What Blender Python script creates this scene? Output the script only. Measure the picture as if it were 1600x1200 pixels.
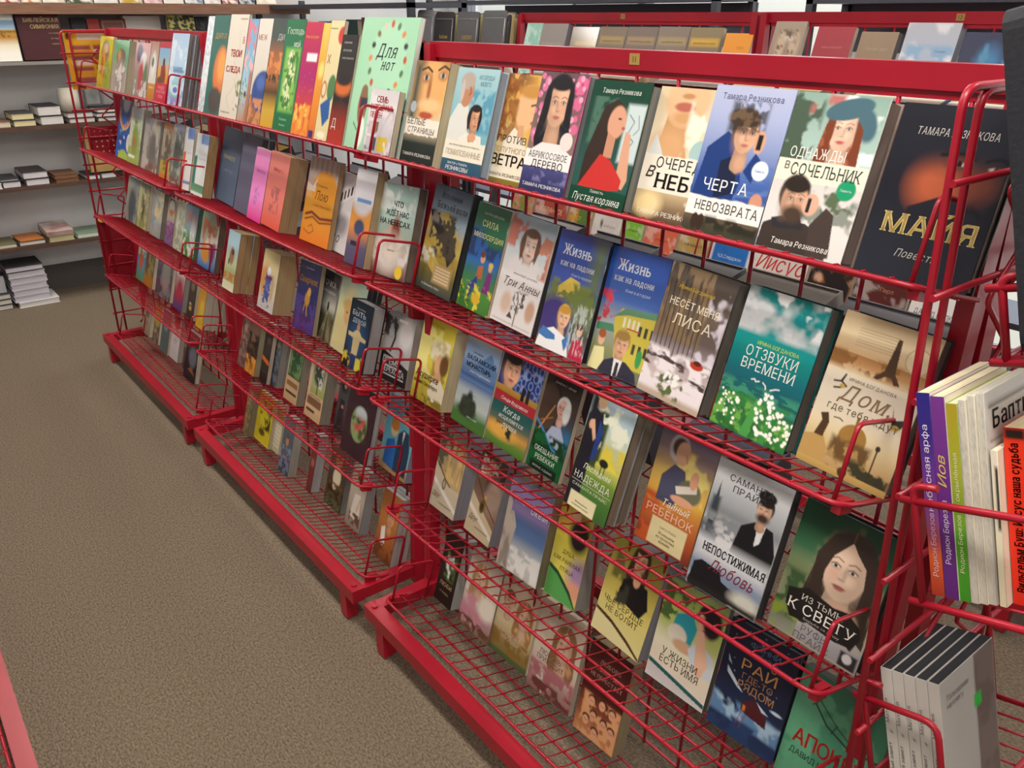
import bpy, math, random
import numpy as np
from mathutils import Matrix, Vector

# ------------------------------------------------------------------ camera, world, lights, exposure
SC = bpy.context.scene
COL = SC.collection
for o in list(bpy.data.objects):
    bpy.data.objects.remove(o)
cam_data = bpy.data.cameras.new('camera')
cam_data.sensor_width = 36.0
cam_data.lens = 36.0 * 1309.62 / 1600.0
cam_data.clip_start = 0.02
cam = bpy.data.objects.new('camera', cam_data)
COL.objects.link(cam)
RC = np.array([[0.616913951, 0.787030602, -9.6972e-05], [0.317321029, -0.248844844, -0.915086667], [-0.720225341, 0.56449896, -0.403257216]])
U_, _, Vt_ = np.linalg.svd(RC)
RC = U_ @ Vt_
MW = Matrix((RC.T @ np.diag([1.0, -1.0, -1.0])).tolist()).to_4x4()
MW.translation = Vector((0, 0, 1.5))
cam.matrix_world = MW
SC.camera = cam
SC.view_settings.view_transform = 'Standard'
SC.view_settings.look = 'None'
SC.view_settings.exposure = 0.0
SC.view_settings.gamma = 1.0
SC.view_settings.use_curve_mapping = False
world = bpy.data.worlds.new('daylight')
SC.world = world
world.use_nodes = True
wn = world.node_tree.nodes
wl = world.node_tree.links
sky = wn.new('ShaderNodeTexSky')
sky.sky_type = 'HOSEK_WILKIE'
sky.sun_direction = (0.3, 0.6, 0.6)
sky.turbidity = 7.0
wl.new(sky.outputs['Color'], wn['Background'].inputs['Color'])
wn['Background'].inputs['Strength'].default_value = 6.0
try:
    SC.cycles.max_bounces = 6
    SC.cycles.diffuse_bounces = 4
    SC.cycles.glossy_bounces = 3
    SC.cycles.use_denoising = True
    SC.cycles.sample_clamp_indirect = 4.0
except Exception:
    pass

def lamp(name, typ, loc, rot, energy, size=(1, 1), color=(1, 1, 1)):
    d = bpy.data.lights.new(name, typ)
    d.energy = energy
    d.color = color
    if typ == 'AREA':
        d.shape = 'RECTANGLE'
        d.size, d.size_y = size
    o = bpy.data.objects.new(name, d)
    o.location = loc
    o.rotation_euler = [math.radians(a) for a in rot]
    COL.objects.link(o)
    return o

# daylight through the window wall behind the racks
for wx_, ww_ in ((-4.7, 1.2), (-2.92, 1.35), (-1.07, 1.35), (.9, 1.4)):      # one sky panel outside each window of the back wall
    lamp('window_daylight', 'AREA', (wx_, 4.0, 1.3), (-90, 0, 0), 18, (ww_, 2.2), (0.86, 0.92, 1.0))
sun = lamp('low_sun', 'SUN', (0, 5, 5), (-35, 0, -20), 1.2, color=(1.0, 0.95, 0.88))
sun.data.angle = 0.02
CEIL = [(-4.6, 0.25), (-2.4, 0.25), (-0.2, 0.25), (-4.4, 2.3), (-2.2, 2.4), (0.2, 2.4), (0.9, -1.2)]
CEIL_E = [27, 27, 35, 14, 14, 14, 22]

# ------------------------------------------------------------------ materials
def lin(h):
    h = h.lstrip('#')
    if len(h) == 3:
        h = ''.join(c * 2 for c in h)
    r = [int(h[i:i + 2], 16) / 255 for i in (0, 2, 4)]
    return tuple(c / 12.92 if c <= .04045 else ((c + .055) / 1.055) ** 2.4 for c in r)

MATS = {}
def mat(name, col='888888', rough=.5, metal=0.0, emit=0.0, noise=None, bump=None, coat=0.0, attr=False, spec=.5):
    if name in MATS:
        return MATS[name]
    m = bpy.data.materials.new(name)
    m.use_nodes = True
    nt = m.node_tree
    b = nt.nodes['Principled BSDF']
    b.inputs['Base Color'].default_value = (*lin(col), 1)
    b.inputs['Roughness'].default_value = rough
    b.inputs['Metallic'].default_value = metal
    b.inputs['Specular IOR Level'].default_value = spec
    b.inputs['Coat Weight'].default_value = coat
    b.inputs['Coat Roughness'].default_value = .15
    if emit:
        b.inputs['Emission Color'].default_value = (*lin(col), 1)
        b.inputs['Emission Strength'].default_value = emit
    if attr:
        a = nt.nodes.new('ShaderNodeAttribute')
        a.attribute_name = 'Col'
        nt.links.new(a.outputs['Color'], b.inputs['Base Color'])
    if noise:
        c2, scale, detail, stretch = noise
        tc = nt.nodes.new('ShaderNodeTexCoord')
        mp = nt.nodes.new('ShaderNodeMapping')
        mp.inputs['Scale'].default_value = stretch
        n = nt.nodes.new('ShaderNodeTexNoise')
        n.inputs['Scale'].default_value = scale
        n.inputs['Detail'].default_value = detail
        r = nt.nodes.new('ShaderNodeValToRGB')
        r.color_ramp.elements[0].position = .3
        r.color_ramp.elements[1].position = .7
        r.color_ramp.elements[0].color = (*lin(col), 1)
        r.color_ramp.elements[1].color = (*lin(c2), 1)
        nt.links.new(tc.outputs['Object'], mp.inputs['Vector'])
        nt.links.new(mp.outputs['Vector'], n.inputs['Vector'])
        nt.links.new(n.outputs['Fac'], r.inputs['Fac'])
        nt.links.new(r.outputs['Color'], b.inputs['Base Color'])
        if bump:
            bp = nt.nodes.new('ShaderNodeBump')
            bp.inputs['Strength'].default_value = bump
            bp.inputs['Distance'].default_value = .01
            nt.links.new(n.outputs['Fac'], bp.inputs['Height'])
            nt.links.new(bp.outputs['Normal'], b.inputs['Normal'])
    MATS[name] = m
    return m

RED = mat('red_enamel', 'ab1029', .4, noise=('9c0d25', 6, 2, (1, 1, 1)), coat=.1)
PRINT = mat('printed_cover', rough=.38, attr=True, spec=.35)
GLOSS = mat('laminated_cover', rough=.16, attr=True, coat=.6)
PAGE = {}
def page_mat(col):
    if col not in PAGE:
        c = lin(col)
        d = ''.join('%02x' % max(0, int(int(col[i:i + 2], 16) * .86)) for i in (0, 2, 4))
        PAGE[col] = mat('page_edges_' + col, col, .85, noise=(d, 3, 2, (2, 260, 2)))
    return PAGE[col]
CARPET = mat('carpet', '8a7a66', .95, noise=('55493b', 120, 6, (1, 1.8, 1)), bump=.4)
def carpet_detail():
    nt = CARPET.node_tree
    ramp = [n for n in nt.nodes if n.type == 'VALTORGB'][0]
    b = nt.nodes['Principled BSDF']
    tc = [n for n in nt.nodes if n.type == 'TEX_COORD'][0]
    n2 = nt.nodes.new('ShaderNodeTexNoise')
    n2.inputs['Scale'].default_value = 420
    n2.inputs['Detail'].default_value = 3
    mx = nt.nodes.new('ShaderNodeMix')
    mx.data_type = 'RGBA'
    mx.blend_type = 'OVERLAY'
    mx.inputs['Factor'].default_value = .7
    nt.links.new(tc.outputs['Object'], n2.inputs['Vector'])
    nt.links.new(ramp.outputs['Color'], mx.inputs['A'])
    nt.links.new(n2.outputs['Fac'], mx.inputs['B'])
    nt.links.new(mx.outputs['Result'], b.inputs['Base Color'])
carpet_detail()
WALL = mat('painted_wall', 'c9c8c8', .8, noise=('bfbebf', 3, 3, (1, 1, 1)))
DWOOD = mat('dark_wood', '4a342a', .6, noise=('5d4436', 12, 4, (8, 1, 8)))
BWOOD = mat('brown_wood', '7a5640', .55, noise=('8b6650', 10, 4, (8, 1, 8)))
GREYM = mat('grey_steel', '3c3d47', .5)
BLACK = mat('black_leather', '17181c', .35, noise=('22242a', 160, 3, (1, 1, 1)), bump=.15)
NAVY = mat('navy_vinyl', '1b1c23', .6, noise=('22242c', 190, 3, (1, 1, 1)), bump=.08)
BRASS = mat('brass_sticker', 'a88a48', .5)
INK = mat('black_ink', '141210', .6)
CREAMP = mat('plain_paper', 'e8e2d2', .8)
GREEN = mat('green_sticker', '1fae3a', .6)

# ------------------------------------------------------------------ mesh helpers
class MB:
    def __init__(s):
        s.v = []; s.f = []; s.smooth = []
    def box(s, a, b, M=None):
        x0, y0, z0 = a; x1, y1, z1 = b
        i = len(s.v)
        P = [(x0, y0, z0), (x1, y0, z0), (x1, y1, z0), (x0, y1, z0), (x0, y0, z1), (x1, y0, z1), (x1, y1, z1), (x0, y1, z1)]
        if M is not None:
            P = [tuple(M @ Vector(p)) for p in P]
        s.v += P
        s.f += [(i, i + 3, i + 2, i + 1), (i + 4, i + 5, i + 6, i + 7), (i, i + 1, i + 5, i + 4), (i + 1, i + 2, i + 6, i + 5), (i + 2, i + 3, i + 7, i + 6), (i + 3, i, i + 4, i + 7)]
        s.smooth += [0] * 6
        return s
    def prism(s, pts, y0, y1, axis='y'):
        # outline pts extruded along axis
        i = len(s.v); n = len(pts)
        def P(a, b, t):
            return {'y': (a, t, b), 'x': (t, a, b), 'z': (a, b, t)}[axis]
        s.v += [P(a, b, y0) for a, b in pts] + [P(a, b, y1) for a, b in pts]
        s.f += [tuple(range(i, i + n)), tuple(range(i + 2 * n - 1, i + n - 1, -1))]
        s.f += [(i + (k + 1) % n, i + k, i + n + k, i + n + (k + 1) % n) for k in range(n)]
        s.smooth += [0] * (n + 2)
        return s
    def tube(s, pts, r, n=6, cap=True):
        pts = [Vector(p) for p in pts]
        m = len(pts); i = len(s.v)
        up = None
        for k in range(m):
            t = (pts[min(k + 1, m - 1)] - pts[max(k - 1, 0)])
            if t.length < 1e-9: t = Vector((1, 0, 0))
            t.normalize()
            if up is None:
                up = Vector((0, 0, 1)) if abs(t.z) < .9 else Vector((1, 0, 0))
            a = up - t * up.dot(t)
            if a.length < 1e-6:
                up = Vector((1, .3, 0)); a = up - t * up.dot(t)
            a.normalize(); b = t.cross(a); up = a
            for j in range(n):
                w = 2 * math.pi * j / n
                s.v.append(tuple(pts[k] + a * (r * math.cos(w)) + b * (r * math.sin(w))))
        for k in range(m - 1):
            for j in range(n):
                j2 = (j + 1) % n
                s.f.append((i + k * n + j, i + k * n + j2, i + (k + 1) * n + j2, i + (k + 1) * n + j)); s.smooth.append(1)
        if cap:
            s.f.append(tuple(i + j for j in range(n - 1, -1, -1))); s.f.append(tuple(i + (m - 1) * n + j for j in range(n))); s.smooth += [0, 0]
        return s
    def build(s, name, material, parent=None, M=None):
        me = bpy.data.meshes.new(name)
        me.from_pydata(s.v, [], s.f)
        me.polygons.foreach_set('use_smooth', [bool(x) for x in s.smooth])
        me.materials.append(material)
        me.update()
        return link(name, me, parent, M)

def link(name, me, parent=None, M=None):
    o = bpy.data.objects.new(name, me)
    COL.objects.link(o)
    if parent is not None:
        o.parent = parent
    if M is not None:
        if parent is not None: o.matrix_local = M
        else: o.matrix_world = M
    return o

def rounded(pts, r, n=4):
    pts = [Vector(p) for p in pts]
    out = [pts[0]]
    for k in range(1, len(pts) - 1):
        a, p, b = pts[k - 1], pts[k], pts[k + 1]
        ra = min(r, (a - p).length * .45); rb = min(r, (b - p).length * .45)
        s = p + (a - p).normalized() * ra; e = p + (b - p).normalized() * rb
        for j in range(n + 1):
            t = j / n
            out.append(s * (1 - t) ** 2 + p * (2 * t * (1 - t)) + e * t * t)
    out.append(pts[-1])
    return out

def tag(o, label=None, cat=None, group=None, kind=None):
    if label: o['label'] = label
    if cat: o['category'] = cat
    if group: o['group'] = group
    if kind: o['kind'] = kind
    return o

def empty(name, loc=(0, 0, 0), M=None):
    o = bpy.data.objects.new(name, None)
    o.empty_display_size = .05
    COL.objects.link(o)
    if M is not None: o.matrix_world = M
    else: o.location = loc
    return o

# ------------------------------------------------------------------ lettering: every glyph of the built-in font once, as triangles
GL = {}
OVERLAPPING = 'РФХЧЪЫЬЭЮЯеёнфъыьэюя'   # glyphs drawn with overlapping outlines: filled band by band instead
def contour(sp, n=4):
    P = []; bp = sp.bezier_points; m = len(bp)
    for i in range(m):
        a, b = bp[i], bp[(i + 1) % m]
        p0, p1, p2, p3 = [np.array(v[:2]) for v in (a.co, a.handle_right, b.handle_left, b.co)]
        st = abs((p3 - p0)[0] * (p1 - p0)[1] - (p3 - p0)[1] * (p1 - p0)[0]) < 1e-5
        for k in range(1 if st else n):
            t = k / n
            P.append((1 - t) ** 3 * p0 + 3 * (1 - t) ** 2 * t * p1 + 3 * (1 - t) * t * t * p2 + t ** 3 * p3)
    return np.array(P)
def band_fill(Ps):
    ys = sorted({round(float(y) / .006) * .006 for P in Ps for y in P[:, 1]})
    V = []; T = []
    for y0, y1 in zip(ys, ys[1:]):
        ym = (y0 + y1) / 2; X = []
        for P in Ps:
            for (xa, ya), (xb, yb) in zip(P, np.roll(P, -1, 0)):
                if (ya <= ym) != (yb <= ym):
                    f = lambda y: xa + (min(max(y, min(ya, yb)), max(ya, yb)) - ya) / (yb - ya) * (xb - xa)
                    X.append((f(ym), f(y0), f(y1), 1 if yb > ya else -1))
        X.sort(); w = 0
        for q in X:
            if w == 0: st = q
            w += q[3]
            if w == 0:
                i = len(V); V += [(st[1], y0), (q[1], y0), (q[2], y1), (st[2], y1)]; T += [(i, i + 1, i + 2), (i, i + 2, i + 3)]
    return np.array(V), np.array(T)
def load_glyphs(chars):
    obs = []
    for ch in chars:
        c = bpy.data.curves.new('g', 'FONT'); c.body = ch; c.size = 1; c.resolution_u = 3
        o = bpy.data.objects.new('g', c); COL.objects.link(o); obs.append((ch, o, c))
    dg = bpy.context.evaluated_depsgraph_get(); dg.update()
    for ch, o, c in obs:
        ev = o.evaluated_get(dg)
        Ps = [contour(sp) for sp in ev.to_curve(dg).splines]
        ev.to_curve_clear()
        if ch in OVERLAPPING:
            v, t = band_fill(Ps)
        else:
            me = ev.to_mesh()
            n = len(me.vertices); v = np.zeros(n * 3); me.vertices.foreach_get('co', v); v = v.reshape(-1, 3)[:, :2]
            me.calc_loop_triangles(); t = np.zeros(len(me.loop_triangles) * 3, int); me.loop_triangles.foreach_get('vertices', t); t = t.reshape(-1, 3)
            ev.to_mesh_clear()
        x0, x1 = v[:, 0].min(), v[:, 0].max(); ymax = v[:, 1].max()
        v = v - [x0, 0]
        sv = []; st = []                       # slab serifs at free stem ends
        for P in Ps:
            for p, q in zip(P, np.roll(P, -1, 0)):
                if abs(p[1] - q[1]) < .004 and .04 < abs(p[0] - q[0]) < .2:
                    y = p[1]
                    if abs(y) < .02 or (y > .45 and abs(y - ymax) < .02):
                        xa, xb = sorted((p[0] - x0, q[0] - x0)); dy = .03 if y < .1 else -.03
                        i = len(v) + len(sv)
                        sv += [(xa - .05, y), (xb + .05, y), (xb + .05, y + dy), (xa - .05, y + dy)]
                        st += [(i, i + 1, i + 2), (i, i + 2, i + 3)]
        v2 = np.vstack([v, np.array(sv).reshape(-1, 2)]) if sv else v
        t2 = np.vstack([t, np.array(st)]) if st else t
        GL[ch] = (v, t, x1 - x0, v2, t2)
    for ch, o, c in obs:
        bpy.data.objects.remove(o); bpy.data.curves.remove(c)

def text_tris(txt, size, serif=0, cond=1.0, shear=0.0, gap=.1):
    V = []; Tn = []; x = 0; n = 0
    bold = serif & 2; serif = serif & 1
    for ch in txt:
        if ch == ' ':
            x += .26; continue
        g = GL.get(ch)
        if g is None: continue
        v, t = (g[3], g[4]) if serif else (g[0], g[1])
        for dx, dy in (((-.022, 0), (.022, 0), (0, .012), (0, -.012)) if bold else ((0, 0),)):
            V.append(v + [x + dx, dy]); Tn.append(t + n); n += len(v)
        x += g[2] + gap + (.06 if serif else 0)
    if not V: return np.zeros((0, 2)), np.zeros((0, 3), int), 0
    V = np.vstack(V); Tn = np.vstack(Tn)
    V = np.stack([(V[:, 0] + V[:, 1] * shear) * cond, V[:, 1]], 1) * (size / .727)
    return V, Tn, (x - gap) * cond * size / .727

# ------------------------------------------------------------------ cover painter: colours painted onto a fine grid that becomes the printed cover
def _noise(x, y, seed):
    xi = np.floor(x).astype(int); yi = np.floor(y).astype(int); fx = x - xi; fy = y - yi
    fx = fx * fx * (3 - 2 * fx); fy = fy * fy * (3 - 2 * fy)
    def h(a, b):
        k = (a * 374761393 + b * 668265263 + seed * 1442695041) & 0x7fffffff
        k = ((k ^ (k >> 13)) * 1274126177) & 0x7fffffff
        return ((k ^ (k >> 16)) & 0xffff) / 65535.0
    return (h(xi, yi) * (1 - fx) + h(xi + 1, yi) * fx) * (1 - fy) + (h(xi, yi + 1) * (1 - fx) + h(xi + 1, yi + 1) * fx) * fy

class Cover:
    def __init__(s, w, h, rows):
        s.w, s.h, s.a = w, h, h / w
        s.ny = max(8, int(rows)); s.nx = max(6, int(rows * w / h))
        y, x = np.mgrid[0:s.ny + 1, 0:s.nx + 1]
        s.U = x / s.nx; s.V = y / s.ny
        s.px = 1.0 / s.nx
        s.C = np.zeros((s.ny + 1, s.nx + 1, 3)) + .8
        s.T = []; s.seed = 7
    def mix(s, m, col, al=1.0):
        c = np.array(lin(col)); m = (np.clip(m, 0, 1) * al)[..., None]
        s.C = s.C * (1 - m) + c * m; return s
    def g(s, *st):
        cs = np.array([lin(c) for c in st])
        if len(cs) == 1: s.C[:] = cs[0]; return s
        t = s.V * (len(cs) - 1); i = np.clip(t.astype(int), 0, len(cs) - 2); f = (t - i)[..., None]
        s.C = cs[i] * (1 - f) + cs[i + 1] * f; return s
    def gr(s, x0, y0, x1, y1, *st):
        cs = np.array([lin(c) for c in st])
        t = np.clip((s.V - y0) / (y1 - y0), 0, 1) * (len(cs) - 1); i = np.clip(t.astype(int), 0, len(cs) - 2); f = (t - i)[..., None]
        k = cs[i] * (1 - f) + cs[i + 1] * f
        m = ((s.U >= x0) & (s.U <= x1) & (s.V >= y0) & (s.V <= y1))[..., None]
        s.C = np.where(m, k, s.C); return s
    def strands(s, cx, cy, rx, ry, col, al=.6, sx=14, sy=2.5):
        s.seed += 1
        d = np.sqrt(((s.U - cx) / rx) ** 2 + ((s.V - cy) * s.a / ry) ** 2)
        ang = np.arctan2((s.V - cy) * s.a, s.U - cx)
        f = _noise(ang * sx / 2 + 40, d * sy + 9, s.seed)
        return s.mix(np.clip((1.05 - d) / .2, 0, 1) * np.clip((f - .45) * 3, 0, 1), col, al)
    def e(s, cx, cy, rx, ry, col, soft=0, rot=0, al=1):
        x = s.U - cx; y = (s.V - cy) * s.a
        if rot:
            c, n = math.cos(math.radians(rot)), math.sin(math.radians(rot)); x, y = x * c + y * n, -x * n + y * c
        d = np.sqrt((x / rx) ** 2 + (y / ry) ** 2)
        w = max(soft, s.px / min(rx, ry))
        return s.mix((1 + w / 2 - d) / w, col, al)
    def r(s, x0, y0, x1, y1, col, soft=0, al=1):
        w = max(soft, s.px)
        m = np.minimum(np.minimum(s.U - x0, x1 - s.U), np.minimum(s.V - y0, y1 - s.V) * s.a) / w + .5
        return s.mix(m, col, al)
    def p(s, pts, col, al=1):
        ins = np.zeros(s.U.shape)
        for du, dv in ((-.25, -.25), (.25, -.25), (-.25, .25), (.25, .25)):
            U = s.U + du * s.px; V = s.V + dv * s.px / s.a
            k = np.zeros(U.shape, bool); n = len(pts)
            for i in range(n):
                (xa, ya), (xb, yb) = pts[i], pts[(i + 1) % n]
                if ya == yb: continue
                c = ((ya > V) != (yb > V)) & (U < (xb - xa) * (V - ya) / (yb - ya) + xa)
                k ^= c
            ins += k
        return s.mix(ins / 4, col, al)
    def l(s, pts, wd, col, al=1):
        d = np.full(s.U.shape, 9.)
        for (xa, ya), (xb, yb) in zip(pts, pts[1:]):
            ax, ay, bx, by = xa, ya * s.a, xb, yb * s.a
            x, y = s.U - ax, s.V * s.a - ay; ex, ey = bx - ax, by - ay
            t = np.clip((x * ex + y * ey) / (ex * ex + ey * ey + 1e-12), 0, 1)
            d = np.minimum(d, np.hypot(x - t * ex, y - t * ey))
        wd = max(wd, s.px * .7)
        return s.mix((wd / 2 - d) / s.px + .5, col, al)
    def n(s, col, sc=8, thr=.5, x0=0, y0=0, x1=1, y1=1, al=1, sx=1, sy=1, soft=.12, edge=.06):
        s.seed += 1
        f = (_noise(s.U * sc * sx, s.V * s.a * sc * sy, s.seed) * .6 + _noise(s.U * sc * sx * 2.1, s.V * s.a * sc * sy * 2.1, s.seed + 50) * .3 + _noise(s.U * sc * sx * 4.3, s.V * s.a * sc * sy * 4.3, s.seed + 90) * .15)
        m = np.clip((f - thr) / soft + .5, 0, 1)
        k = np.clip(np.minimum(np.minimum(s.U - x0, x1 - s.U), np.minimum(s.V - y0, y1 - s.V) * s.a) / edge + .5, 0, 1)
        if x0 <= 0: k = np.where(s.U < .5, np.clip(np.minimum(np.minimum(s.V - y0, y1 - s.V) * s.a, x1 - s.U) / edge + .5, 0, 1), k)
        return s.mix(m * k, col, al)
    def sp(s, col, num, rad, x0=0, y0=0, x1=1, y1=1, al=1, asp=1):
        s.seed += 1; R = random.Random(s.seed)
        for _ in range(num):
            q = rad * R.uniform(.6, 1.4)
            s.e(R.uniform(x0, x1), R.uniform(y0, y1), q, q * asp, col, .3, R.uniform(0, 90), al)
        return s
    def t(s, txt, x, y, size, col, al='c', serif=0, cond=1.0, shear=0, fit=None, rot=0, gap=.1):
        s.T.append((txt, x, y, size * (.84 if fit else .95), col, al, serif, cond, shear, fit, rot, gap)); return s
    def torn(s, y0, y1, col, amp=.02):
        e = _noise(s.U * 14, s.U * 0, 5) * amp
        m = np.clip((np.minimum(s.V - y0 - e, y1 + _noise(s.U * 18, s.U * 0, 9) * amp - s.V)) / (s.px / s.a) + .5, 0, 1)
        return s.mix(m, col)
    def face(s, cx, cy, k, skin='e3b594', hair='3a2a20', style='long', yaw=0.0, cloth=None, dark=None, lip='b5605c', tilt=0, neck=True, eye='2a1c18'):
        a = s.a
        dk = dark or ''.join('%02x' % int(int(skin[i:i + 2], 16) * .8) for i in (0, 2, 4))
        Y = lambda v: cy + v * k / a
        X = lambda v: cx + v * k
        if cloth:
            s.p([(X(-2.7), Y(4.4)), (X(-2.3), Y(2.6)), (X(-.8), Y(2.0)), (X(.8), Y(2.0)), (X(2.3), Y(2.6)), (X(2.8), Y(4.4))], cloth)
        hl = ''.join('%02x' % min(255, int(int(hair[i:i + 2], 16) * 1.5 + 18)) for i in (0, 2, 4))
        if style in ('long', 'part'):
            s.e(cx - yaw * .2 * k, Y(-.25), 1.3 * k, 1.55 * k, hair, .12); s.p([(X(-1.3), Y(-.3)), (X(1.25), Y(-.3)), (X(1.5), Y(2.0)), (X(1.2), Y(3.0)), (X(.6), Y(2.6)), (X(-.7), Y(2.7)), (X(-1.2), Y(3.1)), (X(-1.6), Y(2.1))], hair)
            s.strands(cx - yaw * .2 * k, Y(.6), 1.5 * k, 2.3 * k, hl, .55)
        elif style == 'short':
            s.e(cx - yaw * .25 * k, Y(-.4), 1.15 * k, 1.35 * k, hair, .15); s.strands(cx - yaw * .25 * k, Y(-.4), 1.15 * k, 1.35 * k, hl, .5)
        elif style == 'bob':
            s.e(cx - yaw * .25 * k, Y(-.15), 1.4 * k, 1.5 * k, hair, .12); s.strands(cx - yaw * .25 * k, Y(-.15), 1.4 * k, 1.5 * k, hl, .5)
        elif style == 'cap':
            s.e(cx - yaw * .4 * k, Y(-.35), 1.35 * k, 1.5 * k, hair)
        if neck:
            s.p([(X(-.55), Y(.7)), (X(.5), Y(.7)), (X(.62), Y(2.2)), (X(.5), Y(2.5)), (X(0), Y(2.75)), (X(-.6), Y(2.5)), (X(-.7), Y(2.2))], dk); s.e(X(.1), Y(2.0), .5 * k, .6 * k, skin, .9, 0, .6)
        s.e(cx + yaw * .12 * k, cy, .95 * k, 1.3 * k, skin, .12)
        s.e(cx + (yaw * .12 - .55 * (1 if yaw >= 0 else -1)) * k, Y(.2), .5 * k, .95 * k, dk, 1.2, 0, .55)
        lt = ''.join('%02x' % min(255, int(int(skin[i:i + 2], 16) * 1.07 + 8)) for i in (0, 2, 4))
        sg0 = 1 if yaw >= 0 else -1
        s.e(cx + yaw * .12 * k, Y(1.0), .55 * k, .3 * k, dk, 1.0, 0, .35)
        s.e(cx + (yaw * .2 + .25 * sg0) * k, Y(-.55), .5 * k, .35 * k, lt, 1.2, 0, .7)
        s.e(cx + (yaw * .3 + .4 * sg0) * k, Y(.25), .3 * k, .25 * k, 'd88a78', 1.2, 0, .3)
        s.e(cx + (yaw * .3 - .3 * sg0) * k, Y(.3), .25 * k, .25 * k, lt, 1.2, 0, .5)
        hx = yaw * .45
        if style in ('long', 'bob'):
            s.e(cx - yaw * .1 * k, Y(-1.2), .95 * k, .42 * k, hair, .3); s.e(X(-.98 - yaw * .2), Y(.0), .28 * k, 1.3 * k, hair, .3); s.e(X(1.0 - yaw * .2), Y(.0), .24 * k, 1.3 * k, hair, .3)
        elif style == 'part':
            px = yaw * .3
            s.p([(X(px), Y(-1.3)), (X(px - .25), Y(-.95)), (X(-.68), Y(-.45)), (X(-.86), Y(.3)), (X(-.8), Y(1.2)), (X(-1.3), Y(1.6)), (X(-1.4), Y(-.3)), (X(-.9), Y(-1.35)), (X(px), Y(-1.75))], hair)
            s.p([(X(px), Y(-1.3)), (X(px + .3), Y(-.95)), (X(.75), Y(-.5)), (X(.9), Y(.3)), (X(.86), Y(1.2)), (X(1.35), Y(1.6)), (X(1.35), Y(-.3)), (X(.9), Y(-1.35)), (X(px), Y(-1.75))], hair)
            s.l([(X(px), Y(-1.75)), (X(px), Y(-1.3))], .05 * k, hl)
            s.strands(X(0), Y(-.2), 1.4 * k, 1.6 * k, hl, .0)
        elif style == 'short':
            s.e(cx - yaw * .1 * k, Y(-1.0), 1.0 * k, .52 * k, hair, .3)
        for sg in (-1, 1):
            ex = hx + sg * .4 * (1 - abs(yaw) * .18)
            s.e(X(ex), Y(-.08), .24 * k, .13 * k, dk, .8, 0, .6); s.e(X(ex), Y(-.1), .16 * k, .07 * k, 'dccfc6', .4); s.e(X(ex + yaw * .05), Y(-.1), .075 * k, .075 * k, eye, .4)
            s.l([(X(ex - .22), Y(-.13)), (X(ex), Y(-.23)), (X(ex + .22), Y(-.13))], .045 * k, eye, .85)
            s.l([(X(ex - .25), Y(-.36)), (X(ex), Y(-.47)), (X(ex + .26), Y(-.38))], .06 * k, hair if style != 'cap' else eye, .7)
        s.e(X(hx - .1 * sg0), Y(.12), .09 * k, .3 * k, dk, 1.0, 0, .7); s.e(X(hx), Y(.38), .17 * k, .06 * k, dk, .8, 0, .9)
        s.e(X(hx * .95), Y(.72), .3 * k, .07 * k, lip, .4); s.e(X(hx * .95), Y(.8), .22 * k, .07 * k, lip, .5, 0, .8)
        return s

def set_col(me, arr):
    ca = me.color_attributes.new('Col', 'FLOAT_COLOR', 'POINT')
    a = np.ones((len(arr), 4), np.float32); a[:, :3] = arr
    ca.data.foreach_set('color', a.ravel())

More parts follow.
